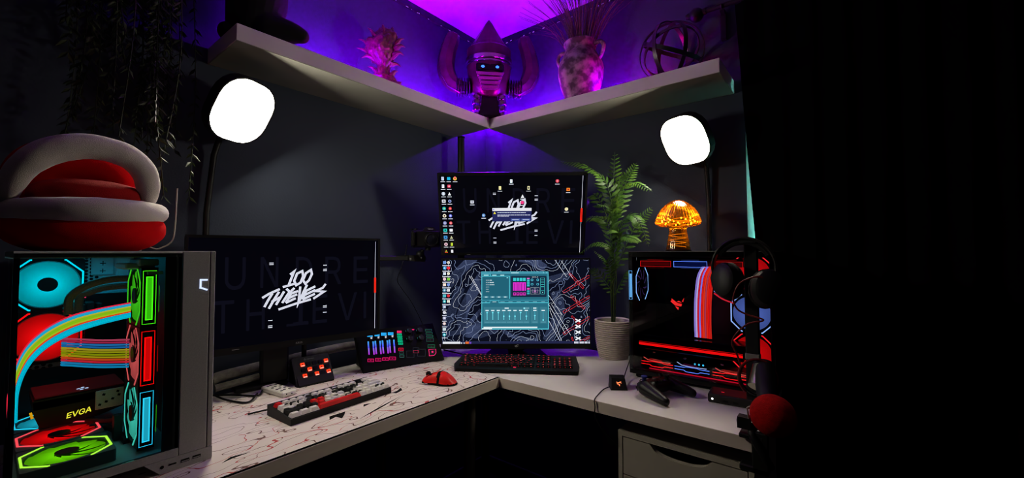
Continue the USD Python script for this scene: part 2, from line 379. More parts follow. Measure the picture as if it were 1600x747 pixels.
led_line('magenta light strip on the left shelf beside the black figurine, shining at the ceiling', (.205, -1.02, SH_T + .006), (.205, -.84, SH_T + .006), (0, 0, 1), MAG, LED_CEIL, 9)
led_line('magenta light strip on the left shelf beside the spire sculpture, shining at the ceiling', (.205, -.64, SH_T + .006), (.205, -.36, SH_T + .006), (0, 0, 1), MAG, LED_CEIL * 1.25, 14)
led_line('magenta light strip on the right shelf beside the spire sculpture, shining at the ceiling', (.36, -.208, SH_T + .006), (.56, -.208, SH_T + .006), (0, 0, 1), MAG, LED_CEIL * 1.25, 10)
led_line('magenta light strip on the right shelf between vase and hoop sphere, shining at the ceiling', (.79, -.208, SH_T + .006), (.92, -.208, SH_T + .006), (0, 0, 1), MAG, LED_CEIL, 7)
def ceiling_strip(label, a, b_, inward):
    """faintly lit tape stuck along the top of a wall"""
    t = thing('led_tape', label, 'light strip'); a, b_, w = np.array(a, float), np.array(b_, float), np.array(inward, float)
    d = (b_ - a) / np.linalg.norm(b_ - a); L = np.linalg.norm(b_ - a); up = np.array([0, 0, 1.])
    part(t, 'tape', B().add(trimesh.creation.box((L, .003, .010)), frame((a + b_) / 2 + w * .0015, d, np.cross(up, d))), mat('tape_dark', (.02, .02, .03), .5))
    s_ = B(); n = int(L / .022)
    for i in range(n):
        if RNG.random() < .7:
            p = a + d * L * (i + RNG.random()) / n; s_.add(trimesh.creation.box((L / n * RNG.uniform(.2, .7), .0012, RNG.uniform(.0015, .0040))), frame(p + w * .0034 + up * RNG.uniform(-.002, .002), d, np.cross(up, d)))
    part(t, 'diodes', s_, glow('led_spill', (.45, .2, .95), .6), kind='stuff')
ceiling_strip('dotted light tape under the ceiling on the left wall', (0, -1.6, H - .035), (0, -.01, H - .035), (1, 0, 0))
ceiling_strip('dotted light tape under the ceiling on the right wall', (.01, 0, H - .035), (1.1, 0, H - .035), (0, -1, 0))
# ================================================================= glass-fronted computer on the left desk
MATZ = DZ + .003
def emis(rgb, k=1.): return tuple(np.array(srgb(*rgb)) * k)
CYAN, RED, LIME, ICE = (0, 205, 225), (255, 10, 14), (120, 235, 10), (130, 175, 255)
def blade_mesh(r0, r1, n, core, rim, M):
    """n overlapping fan blades, coloured from hub to rim"""
    q = B(); vs, cs = [], []
    for k in range(n):
        a0 = 2 * math.pi * k / n; rr = np.linspace(r0, r1, 5); V = []
        for i, r in enumerate(rr):
            tw = .55 * i / 4
            for j in range(5):
                a = a0 + tw + (j / 4) * (2 * math.pi / n) * 1.22; V.append((r * math.cos(a), r * math.sin(a), -.002 - .0035 * j / 4))
        F = [[i * 5 + j, (i + 1) * 5 + j, (i + 1) * 5 + j + 1, i * 5 + j + 1] for i in range(4) for j in range(4)]
        V = np.array(V); F = np.array(F); q.add((V, F), M)
        t = np.clip((np.hypot(V[:, 0], V[:, 1]) - r0) / (r1 - r0), 0, 1)[:, None]; cs.append(np.array(core) * (1 - t) ** 1.3 + np.array(rim) * (1 - (1 - t) ** 1.3))
    return q, np.vstack(cs)
def fan(pc, M, s, rgb, ring_rgb=None, ring_k=1.6, core_k=1.25, rim_k=.45, strength=1., frame_m=None, sides='LR', tag=''):
    """square case fan facing +z of M, s = width; the frame is the part, its blades, hub and light ring the sub-parts"""
    h = s / 2; th = s * .21; hole = Point(0, 0).buffer(s * .455, quad_segs=10)
    fr = part(pc, 'case_fan', B().ext(rrect(-h, -h, h, h, s * .05).difference(hole), th, M @ trimesh.transformations.translation_matrix((0, 0, -th)))
              .ext(hole.buffer(.0005), .002, M @ trimesh.transformations.translation_matrix((0, 0, -th + .001))), frame_m or BLACK)
    q, c = blade_mesh(s * .13, s * .435, 9, emis(rgb, core_k), emis(rgb, rim_k), M)
    part(fr, 'fan_blades', q, vcol('fan_glow', 1.), col=c)
    part(fr, 'hub', B().cyl(*( (M @ np.array([0, 0, z, 1]))[:3] for z in (-.012, .001)), s * .135, seg=24), BLACK)
    o = Polygon([(-h * .97, -h * .48), (-h * .97, h * .48), (-h * .48, h * .97), (h * .48, h * .97), (h * .97, h * .48), (h * .97, -h * .48), (h * .48, -h * .97), (-h * .48, -h * .97)])
    rg = ring(o, s * .028); rg = rg.difference(sbox(-h * .42, -h, h * .42, h)) if 'LR' in sides else rg.difference(sbox(-h, -h * .42, h, h * .42))
    k = ring_rgb or rgb
    part(fr, 'light_ring', B().ext(rg, .0012, M), glow('ring_%d_%d_%d_%d' % (*k, int(ring_k * 10)), emis(k), ring_k))
    return fr
def fan_side(fr, M, s, rgb, w=.021, k=1.):
    """mirror-edged light on the side of a fan: M puts its long side along y, facing +z"""
    h = s / 2; c = '%d_%d_%d' % rgb
    part(fr, 'side_panel', B().ext(sbox(-w * .62, -h, w * .62, h), .001, M), GLOSSB)
    part(fr, 'side_light', B().ext(ring(sbox(-w * .5, -h * .9, w * .5, h * .9), .0014), .0016, M), glow('side_ring_' + c, emis(rgb), .9 * k))
    part(fr, 'side_light', B().ext(ring(sbox(-w * .27, -h * .76, w * .27, h * .70), .0022), .0016, M), glow('side_inner_' + c, emis(rgb), 1.5 * k))
    part(fr, 'side_light', B().ext(sbox(-w * .22, -h * .72, w * .22, h * .66), .0012, M), glow('side_bar_' + c, emis(rgb), .75 * k))

pc = thing('computer_tower', 'pale grey glass-fronted computer full of rainbow lit fans on the left desk', 'computer', (.494, -1.411, MATZ), (0, 0, 90))
CASE = noisy('case_paint', (.30, .29, .29), (.33, .32, .32), 300., .5, bump=.08, bscale=900)
CASEIN = mat('case_inside_grey', (.6, .61, .62), .5); CASEDK = mat('case_inside_dark', (.02, .02, .022), .5)
W_, HT, DP = .277, .434, .43
part(pc, 'side_column', B().span((-.0565, 0, .026), (-.0105, .40, HT), bev=.0012).span((-.0095, 0, .026), (0, .40, HT), bev=.0015), CASE)
part(pc, 'foot', B().hull([(x, y, z) for y in (0, .42) for x, z in ((-.109, .026), (-.084, 0), (-.001, 0), (0, .004), (0, .026))]), CASE)
part(pc, 'bottom_rail', B().span((-W_, 0, .026), (-.057, .42, .0425), bev=.001), CASE)
part(pc, 'foot', B().hull([(x, y, z) for y in (.0, .42) for x, z in ((-W_, .026), (-W_, 0), (-W_ + .02, 0), (-W_ + .04, .026))]), CASEDK)
part(pc, 'roof', B().span((-W_, .004, HT - .012), (-.057, DP, HT), bev=.0012), CASE)
part(pc, 'roof_trim', B().span((-W_, -.0005, HT - .004), (-.0575, .004, HT - .0005)), mat('trim_light', (.6, .62, .62), .3))
part(pc, 'back_panel', B().span((-W_, DP - .004, .026), (0, DP, HT)), CASEIN)
part(pc, 'divider', B().span((-.060, .03, .043), (-.0575, DP - .004, HT - .012)), CASEDK)
part(pc, 'floor_plate', B().span((-W_, .004, .0425), (-.06, DP - .004, .044)), CASEIN)
GLASSD = usdkit.material(stage, '/World/Looks/tinted_glass', {'t': ('transparent_bsdf', {'color': (.86, .88, .88)}), 'g': ('glossy_bsdf', {'color': (1, 1, 1), 'roughness': .01}), 'f': ('fresnel', {'IOR': 1.35}), 'm': ('mix_closure', {})},
    [('f.fac', 'm.fac'), ('t.BSDF', 'm.closure1'), ('g.BSDF', 'm.closure2')], surface='m.closure')
part(pc, 'front_glass', B().span((-W_, 0, .043), (-.0575, .003, HT - .005)), GLASSD)
part(pc, 'side_glass', B().span((-W_ - .003, .003, .043), (-W_, DP - .01, HT - .013)), GLASSD)
part(pc, 'glass_frame', B().span((-.083, .0035, .043), (-.0625, .006, HT - .012)), mat('glass_frame_grey', (.06, .062, .066), .4))
part(pc, 'glass_frame', B().span((-.0622, .0035, .043), (-.0575, .006, HT - .012)), GLOSSB)
part(pc, 'glass_frame', B().span((-W_, .0035, .043), (-W_ + .007, .006, HT - .012)), GLOSSB)
# lit C-shaped mark and the sockets
lg = B()
for a, b in (((-.0155, .374), (-.0262, .3745)), ((-.0262, .3745), (-.0262, .3580)), ((-.0262, .3580), (-.0155, .3535))):
    lg.ext(LineString([a, b]).buffer(.0017, cap_style=3), .001, UPat(-.0002))
part(pc, 'lit_mark', lg, glow('mark_white', (.62, .72, 1.), 1.2), label='small glowing C-shaped mark')
SOCK = mat('socket_black', (.003, .003, .003), .5)
for k, q in enumerate((Point(-.082, .0135).buffer(.003), rrect(-.0715, .0125, -.0595, .0155, .0012), rrect(-.0525, .0108, -.0385, .0168, .0006), rrect(-.0335, .0112, -.0195, .0172, .0006))):
    part(pc, 'socket', B().ext(q, .0006, UPat(-.0001)), SOCK, smooth=False)
    if k > 1: part(pc, 'socket_tongue', B().ext(sbox(q.bounds[0] + .001, q.bounds[1] + .0012, q.bounds[2] - .001, q.bounds[1] + .0026), .0004, UPat(-.0007)), CASE)
TB = lambda x, y, z: trimesh.transformations.translation_matrix((x, y, z))
FRONT = UP90                                  # fan facing the viewer
# exhaust pair at the back
fan(pc, TB(-.2115, DP - .012, .357) @ FRONT, .122, CYAN)
fan(pc, TB(-.2115, DP - .012, .234) @ FRONT, .122, RED)
for zc, k in ((.357, CYAN), (.236, (190, 30, 40))):
    part(pc, 'edge_light', B().ext(sbox(-W_ + .0015, zc - .03, -W_ + .0075, zc + .03), .001, UPat(.36)), glow('edge_%d' % k[0], emis(k), .45))
# three floor fans
GREYFAN = mat('fan_frame_grey', (.16, .17, .175), .5)
for y, k in ((.082, LIME), (.206, RED), (.330, (30, 190, 220))):
    fan(pc, TB(-.203, y, .066), .118, k, core_k=1.1, rim_k=.4, frame_m=GREYFAN, ring_rgb={LIME: (170, 255, 60), RED: (255, 70, 80)}.get(k, k))
# three wall fans, seen edge on
WALLF = rotm(0, -90, 0)
for zc, k, side in ((.3435, (70, 215, 30), (70, 235, 20)), (.2255, (225, 90, 90), (255, 8, 8)), (.1085, (70, 215, 190), (40, 200, 235))):
    f_ = fan(pc, TB(-.1155, .083, zc) @ rotm(0, -90, 0), .1165, k, core_k=.9, rim_k=.55, sides='UD', ring_k=1.)
    fan_side(f_, TB(-.1035, .022, zc) @ FRONT, .1165, side)
    part(f_, 'edge_glow', B().span((-.0885, .0225, zc - .03), (-.0878, .0235, zc + .022)), glow('edge_glow_%d' % k[0], emis(side), .5))
# mesh vent and board behind
vx = B()
for i in range(9):
    for j in range(24):
        x, z = -.186 + .0095 * i, .432 - .0083 * (j + .5 * (i % 2)) - .012
        if x > -.14 and z < .36 + .1 * (x + .14) or x > -.125: continue
        if abs(x + .2115) < .06 and z > .17: continue
        vx.cyl((x, DP - .0052, z), (x, DP - .0044, z), .0038, seg=6)
for i in range(7):
    for j in range(16):
        x, z = -.266 + .0105 * i, .175 - .0091 * (j + .5 * (i % 2))
        vx.cyl((x, DP - .0052, z), (x, DP - .0044, z), .0042, seg=6)
part(pc, 'vent_holes', vx, SOCK, kind='stuff', label='rows of six-sided vent holes')
part(pc, 'cover_plate', B().span((-.140, DP - .010, .375), (-.098, DP - .006, .42), bev=.002).span((-.094, DP - .012, .362), (-.064, DP - .006, .42), bev=.003), CASEIN)
for z in (.405, .386): part(pc, 'plus_cutout', B().box((-.119, DP - .0105, z), (.011, .0006, .0016)).box((-.119, DP - .0105, z), (.0016, .0006, .011)), SOCK)
part(pc, 'circuit_board', B().span((-.15, DP - .028, .06), (-.075, DP - .024, .33)).span((-.255, DP - .028, .06), (-.15, DP - .024, .165)), mat('board_black', (.008, .008, .009), .4))
part(pc, 'radiator_block', B().span((-.135, .05, .398), (-.09, .16, .41), bev=.003).span((-.118, .03, .405), (-.088, .12, .418), bev=.002).span((-.108, .012, .388), (-.085, .1, .394)), CASEIN)
for k, (x, z, dx, dz) in enumerate(((-.163, .292, .02, .035), (-.145, .30, .014, .028), (-.13, .295, .01, .03))):
    part(pc, 'heat_sink', B().span((x - dx / 2, .36, z - dz / 2), (x + dx / 2, .40, z + dz / 2), bev=.002), CASEDK)
part(pc, 'memory_light', B().span((-.157, .355, .325), (-.1545, .36, .345)), glow('pink_light', emis((255, 60, 110)), .8))
# coolant hoses
HOSE = noisy('braided_hose', (.22, .19, .15), (.30, .26, .20), 400., .6, bump=.3, bscale=900)
for dy, off in ((0, 0), (.03, -.018)):
    part(pc, 'coolant_hose', B().tube(smoothcurve([(-.192 - off, .25 + dy, .30), (-.190 - off, .25 + dy, .335), (-.170 - off * .6, .245 + dy, .357 + off * .8), (-.135, .235 + dy, .371 + off), (-.098, .22 + dy, .374 + off)]), .0075, 10), HOSE)
# rainbow ribbon cables
STR = [(255, 40, 70), (60, 170, 225), (20, 190, 225), (205, 200, 60), (150, 205, 30), (150, 210, 20), (190, 205, 40), (255, 70, 30), (20, 185, 225), (0, 200, 230), (0, 205, 235), (0, 190, 220)]
ctrl_t = np.array([(-.276, .040, .150), (-.2755, .042, .205), (-.262, .050, .264), (-.238, .062, .296), (-.205, .075, .315), (-.168, .082, .324), (-.120, .085, .331)])
ctrl_b = np.array([(-.2665, .030, .150), (-.2655, .032, .200), (-.2555, .040, .236), (-.236, .050, .262), (-.205, .062, .281), (-.168, .072, .292), (-.120, .08, .301)])
for k in range(12):
    u = (k + .5) / 12
    part(pc, 'lit_cable', B().tube(smoothcurve(ctrl_t * (1 - u) + ctrl_b * u, 8), .00155, 6), glow('cable_%d_%d_%d' % STR[k], emis(STR[k]), 1.0))
STR2 = [(200, 70, 100), (190, 40, 80), (40, 130, 200), (30, 110, 180), (190, 170, 40), (170, 165, 20), (150, 160, 10), (185, 165, 20), (225, 80, 30), (230, 40, 60), (30, 140, 200), (20, 150, 205)]
for k in range(12):
    z0 = .2655 - .0046 * k; z1 = .2525 - .0050 * k
    part(pc, 'lit_cable', B().tube(smoothcurve([(-.200, .165, z0 - .001), (-.2085, .140, z0), (-.198, .119, z0), (-.16, .110, z0 * .5 + z1 * .5 - .001), (-.117, .105, z1)], 6), .0019, 6), glow('cable2_%d_%d_%d' % STR2[k], emis(STR2[k]), .8))
# graphics card
GPUM = mat('card_shroud', (.018, .018, .018), .35); GRED_LIT = mat('card_back_plate_fan_lit', (.5, .02, .02), .4)  # back plate colour carries the red light of the fan above
g0 = B().hull([(x, y, z) for y in (.24, .245) for x, z in ((-.238, .131), (-.103, .133), (-.103, .086), (-.140, .076), (-.150, .074), (-.183, .081), (-.207, .072), (-.228, .075), (-.236, .10))])
part(pc, 'graphics_card', g0.span((-.238, .24, .112), (-.103, .36, .128)), GPUM)
part(pc, 'back_plate', B().span((-.236, .243, .1325), (-.10, .36, .1355), bev=.001), GRED_LIT)
t2 = text2d('EVGA', .0105, True); MM = rotm(0, 0, 0); q = t2.copy(); q.vertices[:, 0] += q.vertices[:, 1] * .25; q.vertices[:, 0] *= .98
Mg = TB(-.192, .2395, .0830) @ rotm(0, -7, 0) @ UP90
part(pc, 'lit_lettering', B().add(q, Mg), glow('lettering_yellow', emis((235, 225, 60)), 1.3), label='glowing yellow lettering on the card')
dots = B()
for x, y in ((-.172, .262), (-.165, .268), (-.168, .252), (-.160, .256)): dots.sphere((x, y, .1358), .0024, 1, (1.3, 1, .4))
part(pc, 'lit_dots', dots, glow('dot_white', emis((190, 215, 255)), 1.2))
part(pc, 'bracket', B().span((-.1525, .20, .098), (-.108, .203, .137), bev=.0008), CASEIN)
hb = B()
for x, z in ((-.146, .108), (-.136, .112), (-.126, .116), (-.116, .122), (-.118, .130), (-.14, .128)): hb.box((x, .1995, z), (.0045, .0006, .0045), (0, 20, 0))
part(pc, 'bracket_holes', hb, SOCK)
part(pc, 'power_light', B().box((-.240, .23, .106), (.004, .002, .013), (0, -12, 0)), glow('amber_light', emis((240, 170, 20)), 1.))
part(pc, 'power_cable', B().tube(smoothcurve([(-.16, .24, .07), (-.13, .2, .07), (-.115, .16, .085), (-.11, .14, .10)]), .005, 8), mat('cable_sleeve', (.12, .03, .035), .7))
part(pc, 'power_cable', B().tube(smoothcurve([(-.155, .22, .06), (-.13, .18, .058), (-.12, .14, .05), (-.118, .10, .047)]), .006, 8), mat('cable_sleeve_dark', (.02, .02, .03), .7))
part(pc, 'connector_fins', B().add(B().span((-.133, .13, .046), (-.12, .15, .095)).tm()), CASEDK)
part(pc, 'roof_light', B().span((-.25, .30, HT - .0132), (-.07, .33, HT - .0122)), glow('fill_cyan', emis((0, 190, 230)), 9.))  # hidden cyan strip added under the roof to brighten the rear panel
# ================================================================= monitors
class Picture:
    """flat lit shapes on a display; x right, z up from the screen centre, later shapes in front"""
    def __init__(s, y0): s.b = B(); s.y = y0; s.k = 0
    def add(s, poly, rgb, k=1., lift=1):
        s.k += lift; s.b.flat(poly, UPat(s.y - s.k * 1.2e-5), np.array(srgb(*rgb)) * k)
    def rect(s, x0, z0, x1, z1, rgb, k=1., lift=1): s.add(sbox(x0, z0, x1, z1), rgb, k, lift)
    def line(s, pts, w, rgb, k=1., cap=2, lift=1): s.add(LineString(pts).buffer(w / 2, cap_style=cap, join_style=2), rgb, k, lift)
    def text(s, t, x0, z0, h, rgb, x1=None, bold=False, lift=1, shear=0.):
        q = text2d(t, h, bold); v = np.array(q.vertices); f = np.array(q.faces); n = v[:, 2] > 1e-5
        top = f[n[f].all(1)]; v = v.copy(); v[:, 2] = 0
        if x1: v[:, 0] = (v[:, 0] - v[:, 0].min()) / np.ptp(v[:, 0]) * (x1 - x0)
        v[:, 0] += x0 + shear * v[:, 1]; v[:, 1] += z0; s.k += lift
        s.b.add((v, top), UPat(s.y - s.k * 1.2e-5), np.array(srgb(*rgb)))

SIGN = [[(465, 180), (520, 140), (450, 312)], [(365, 345), (530, 300)], [(640, 128), (565, 165), (525, 262), (555, 318), (618, 282), (655, 195), (640, 128)],
        [(770, 108), (695, 155), (652, 250), (688, 296), (742, 250), (785, 165), (770, 108)], [(90, 485), (180, 432), (325, 370)], [(225, 425), (165, 520), (120, 600)],
        [(315, 405), (240, 520), (180, 622)], [(385, 400), (330, 490), (275, 575)], [(215, 535), (345, 470)], [(462, 405), (410, 480), (360, 552)], [(415, 365), (470, 410), (530, 355)],
        [(480, 435), (410, 550)], [(450, 440), (585, 395)], [(435, 495), (570, 438)], [(410, 550), (550, 490)], [(615, 335), (592, 545), (715, 308)], [(700, 395), (650, 508)],
        [(680, 402), (840, 330)], [(665, 455), (840, 380)], [(650, 508), (835, 432)], [(1000, 295), (955, 350), (840, 395), (975, 402), (810, 500)], [(310, 635), (560, 560), (775, 507)]]
def slogan(P, W, wide=34):
    for st in SIGN:
        q = [((x - 545) * 3.716e-4 * W, -(y + .055 * (x - 542) - 372) * 4.4e-4 * W) for x, y in st]
        P.line(q, wide * 3.9e-4 * W, (214, 216, 230), lift=0)
def dark_wallpaper(P, W):
    """faint big letters, brush-written words, dashes and a white rule with a red block"""
    dim = (13, 13, 24)
    for word, xs, z0 in (('UNDRE', ((-.344, -.25), (-.18, -.09), (0, .092), (.165, .262), (.338, .432)), .017), ('THIEV', ((-.395, -.30), (-.243, -.155), (-.02, .0), (.096, .179), (.243, .363)), -.212)):
        for ch, (a, b) in zip(word, xs): P.text(ch, a * W, z0 * W, .172 * W, dim, b * W, lift=0)
    P.rect(-.045 * W, -.212 * W, .028 * W, -.198 * W, dim, lift=0); P.rect(-.045 * W, -.054 * W, .028 * W, -.040 * W, dim, lift=0)
    P.rect(.405 * W, -.212 * W, .423 * W, -.040 * W, dim); P.rect(-.415 * W, .017 * W, -.40 * W, .189 * W, dim, .6, lift=0)
    slogan(P, W); P.k += 1
    for x, z, n in ((-.126, .155, 3), (.164, .136, 1), (.164, .112, 2), (-.127, -.168, 1), (-.127, -.198, 2), (.166, -.110, 2), (.166, -.150, 1)):
        for j in range(2 if n > 1 else 1): P.rect((x - .011) * W, (z - .002 - .009 * j) * W, (x + .011) * W, (z + .003 - .009 * j) * W, (205, 208, 220), lift=0)
    P.k += 1
    P.rect(.4795 * W, -.285 * W, .4835 * W, .285 * W, (190, 190, 205)); P.rect(.4745 * W, -.052 * W, .4895 * W, .048 * W, (235, 38, 24))
    P.rect(.4815 * W, -.03 * W, .4825 * W, .02 * W, (120, 10, 8))

def monitor(name, label, loc, rot, w, h, sc, chin_text, stand):
    """flat monitor facing -y; loc is the panel's centre; sc = (x0, z0, x1, z1) of the lit screen"""
    t = thing(name, label, 'monitor', loc, rot)
    part(t, 'casing', B().span((-w / 2, .006, -h / 2), (w / 2, .030, h / 2), bev=.004).span((-w * .34, .028, -h * .36), (w * .34, .052, h * .30), bev=.012), BLACK)
    fr = sbox(-w / 2, -h / 2, w / 2, h / 2).difference(sbox(*sc))
    part(t, 'bezel', B().ext(fr, .009, UPat(.008)), mat('bezel_black', (.008, .008, .009), .3))
    part(t, 'screen', B().span((sc[0], .0015, sc[1]), (sc[2], .006, sc[3])), mat('screen_dark', (.003, .003, .004), .12, emit=(.25, .25, 1.), es=.0022))
    return t
# --- left monitor
ml = monitor('monitor', 'black monitor on the left with brush-lettered dark wallpaper and no icons', (.1505, -1.0888, 1.0545), (0, 0, 80), .570, .352, (-.277, -.156, .277, .168), '', None)
P = Picture(.0013); P.k = 0
PW = .555
dark_wallpaper(P, PW)
M_ = np.eye(4); M_[2, 3] = .006
part(ml, 'screen_image', B().add(P.b.tm(), M_), vcol('screen_glow', SCREEN), col=P.b.colors())
part(ml, 'lettering', B().add(text2d('ASUS', .0055, True), TB(.002, -.0011, -.1695) @ UP90), mat('badge_grey', (.25, .25, .26), .4))
part(ml, 'sticker', B().box((-.161, -.0012, -.163), (.018, .0004, .002)), mat('badge_grey', (.25, .25, .26), .4))
MATDESK = MATZ - 1.0545
part(ml, 'stand_neck', B().span((-.085, .045, MATDESK + .012), (-.005, .080, .02), bev=.006), BLACK)
part(ml, 'stand_base', B().span((-.155, .042, MATDESK), (-.006, .125, MATDESK + .012), bev=.004), BLACK)
part(ml, 'stand_column', B().cyl((.055, .098, MATDESK), (.055, .098, -.12), .008), GLOSSB)

# --- upper monitor, tilted down
mu = monitor('monitor', 'upper monitor covered in desktop icons, tilted down above the bright monitor', (.4615, -.3464, 1.3350), (18, 0, 38.3), .616, .354, (-.300, -.1655, .300, .165), '', None)
P = Picture(.0013); dark_wallpaper(P, .598)
S_ = .598
def icon(P, x, z, c, s=.0078, kind=0, lab=1., txt=True, c2=None):
    sh = [lambda: rrect(x - s, z - s * .9, x + s, z + s * .9, s * .3), lambda: Point(x, z).buffer(s, quad_segs=4), lambda: rrect(x - s * .7, z - s, x + s * .7, z + s, s * .2), lambda: Polygon([(x - s, z - s), (x + s, z - s), (x, z + s)])][kind]()
    P.add(sh, c, lift=0)
    if c2: P.k += 1; P.add(Point(x, z).buffer(s * .45, quad_segs=3), c2, lift=0)
    if txt: P.rect(x - .0095 * lab, z - .0145, x + .0095 * lab, z - .0115, (215, 217, 228), lift=0)
P.k += 1
grid = [((200, 208, 235), 2, None, (30, 185, 230), 0, None), ((225, 225, 232), 2, None, (235, 70, 100), 0, (250, 200, 205)), ((190, 200, 215), 1, (230, 230, 240), (235, 235, 240), 3, None), ((215, 215, 222), 0, (120, 125, 140), (150, 165, 215), 1, (40, 50, 110)),
        ((30, 165, 180), 1, (190, 225, 120), (225, 60, 60), 1, (250, 150, 150)), ((235, 225, 200), 1, (60, 40, 40), (120, 128, 235), 1, (220, 222, 250)), ((130, 138, 190), 1, (200, 200, 220), (222, 80, 90), 1, (250, 190, 190)), ((40, 200, 190), 0, (10, 70, 70), (235, 235, 240), 0, None),
        ((70, 150, 215), 0, (30, 80, 130), (190, 190, 150), 3, None), ((225, 190, 200), 1, (160, 110, 130), (195, 220, 60), 2, None), ((215, 80, 40), 3, (90, 190, 60), (230, 230, 236), 2, None)]
for k, (c1, k1, d1, c2, k2, d2) in enumerate(grid):
    z = .153 - .0312 * k; sh = k * .0001
    icon(P, -.2865 + sh, z, c1, kind=k1, c2=d1); icon(P, -.2615 + sh, z, c2, kind=k2, c2=d2, s=.0068)
icon(P, -.236, .153, (235, 190, 80), kind=1, c2=(230, 70, 60)); P.add(Point(-.236, .158).buffer(.004), (240, 110, 110))
for u, v, c, k, c2 in ((745, 140, (225, 228, 235), 2, None), (660, 192, (235, 225, 160), 2, None), (875, 192, (235, 225, 170), 2, (70, 70, 80)), (1090, 140, (225, 70, 85), 1, (250, 160, 170)), (1173, 205, (240, 130, 40), 0, (200, 40, 30)), (830, 254, (230, 230, 236), 3, None),
                       (448, 298, (205, 208, 220), 0, (150, 155, 170)), (533, 402, (90, 140, 200), 1, (200, 215, 235)), (1165, 355, (240, 230, 180), 1, None), (828, 303, (240, 60, 130), 1, None)):
    icon(P, (u - 755) / 1090 * S_, (400 - v) / 1090 * S_, c, kind=k, c2=c2, s=.0075)
x0, x1, z0, z1 = -.0852, .0790, -.0278, .0303
P.k += 2; P.rect(x0, z0, x1, z1, (38, 42, 92)); P.rect(x0, z1 - .0128, x1, z1, (228, 228, 236)); P.rect(x0 + .004, z1 - .0085, x0 + .008, z1 - .004, (90, 110, 220))
P.add(Polygon([(x0 + .004, .0045), (x0 + .0155, .0045), (x0 + .0098, .0150)]), (240, 225, 60))
rr = random.Random(3)
for zz, end in ((.0098, .055), (.0000, .074), (-.0050, -.016)):
    x = x0 + .021
    while x < end: wd = rr.uniform(.005, .014); P.rect(x, zz - .0014, min(x + wd, end), zz + .0014, (205, 208, 232), lift=0); x += wd + .0014
P.rect(-.0080, -.0248, .0320, -.0155, (75, 95, 165)); P.rect(.0365, -.0248, .0745, -.0155, (75, 95, 165))
P.rect(-.002, -.0212, .026, -.0192, (215, 220, 240)); P.rect(.042, -.0212, .069, -.0192, (215, 220, 240))
part(mu, 'screen_image', P.b, vcol('screen_glow', SCREEN))
part(mu, 'sticker', B().box((-.19, -.0012, -.172), (.016, .0004, .0016)), mat('badge_grey', (.25, .25, .26), .4))
# --- lower monitor
LW, LH = .6195, .374
mm = monitor('monitor', 'lower corner monitor with contour-line wallpaper and a teal mixer window', (.478, -.3485, .9685), (0, 0, 38.3), LW, LH, (-.304, -.1665, .306, .179), '', None)
P = Picture(.0013)
X = lambda u: -.304 + (u - 115) / 810 * .61
Z = lambda v: .179 - (v - 55) / 460 * .3455
SCR = sbox(-.304, -.1665, .306, .179)
P.rect(-.304, -.1665, .306, .179, (11, 14, 29))
slate = (68, 80, 116)
def curve(pts, w, n=6): return LineString(smoothcurve([(X(u), Z(v), 0) for u, v in pts], n)[:, :2]).buffer(w, cap_style=2)
for pts, w in (([(290, 40), (200, 130), (120, 230), (95, 330)], .020), ([(345, 130), (270, 260), (225, 360), (235, 430), (270, 452), (330, 405)], .022), ([(215, 205), (170, 330), (120, 470)], .019), ([(540, 40), (600, 55), (680, 105)], .019),
               ([(735, 230), (760, 330), (690, 500)], .020), ([(330, 330), (260, 420), (300, 475), (420, 440)], .009), ([(110, 470), (250, 440), (340, 400)], .010), ([(440, 440), (520, 480), (640, 500)], .008)):
    P.add(curve(pts, w).intersection(SCR), slate, .8, lift=0)
P.add(Polygon([(X(690), Z(150)), (X(835), Z(112)), (X(800), Z(165)), (X(700), Z(190))]), slate, .8, lift=0); P.k += 1
# contour lines of a rough height field
gx, gz = np.linspace(-.304, .306, 190), np.linspace(-.1665, .179, 110)
GX, GZ = np.meshgrid(gx, gz)
fld = meshkit.fbm(np.stack([GX * 5 - GZ * 4 + 3.1, GZ * 3.4 + GX * 2.6, GX * 0 + 1.7], -1), 3, 5) + .035 * meshkit.noise(np.stack([GX * 70, GZ * 70, GX * 0], -1), 9)
def contour(fl, lev):
    segs = []
    for i in range(fl.shape[0] - 1):
        a = fl[i:i + 2]
        hit = np.nonzero((a.min(0)[:-1] < lev) & (a.max(0)[1:] > lev) | (np.minimum(a[:, :-1], a[:, 1:]).min(0) < lev) & (np.maximum(a[:, :-1], a[:, 1:]).max(0) > lev))[0]
        for j in hit:
            c = [(j, i, fl[i, j]), (j + 1, i, fl[i, j + 1]), (j + 1, i + 1, fl[i + 1, j + 1]), (j, i + 1, fl[i + 1, j])]; pts = []
            for k in range(4):
                p, q = c[k], c[(k + 1) % 4]
                if (p[2] < lev) != (q[2] < lev):
                    t = (lev - p[2]) / (q[2] - p[2]); pts.append((gx[0] + (p[0] + t * (q[0] - p[0])) * (gx[1] - gx[0]), gz[0] + (p[1] + t * (q[1] - p[1])) * (gz[1] - gz[0])))
            for k in range(0, len(pts) - 1, 2): segs.append((pts[k], pts[k + 1]))
    return segs
def add_segs(P, segs, w, rgb, k):
    if not segs: return
    A = np.array(segs); d = A[:, 1] - A[:, 0]; L = np.linalg.norm(d, axis=1); ok = L > 1e-7; A, d, L = A[ok], d[ok], L[ok]
    nrm = np.c_[-d[:, 1], d[:, 0]] / L[:, None] * w / 2; e = d / L[:, None] * w * .2
    V = np.stack([A[:, 0] - nrm - e, A[:, 1] - nrm + e, A[:, 1] + nrm + e, A[:, 0] + nrm - e], 1).reshape(-1, 2)
    Fc = np.arange(len(V)).reshape(-1, 4); P.k += 1
    P.b.add((np.c_[V, np.zeros(len(V))], Fc), UPat(P.y - P.k * 1.2e-5), np.array(srgb(*rgb)) * k)
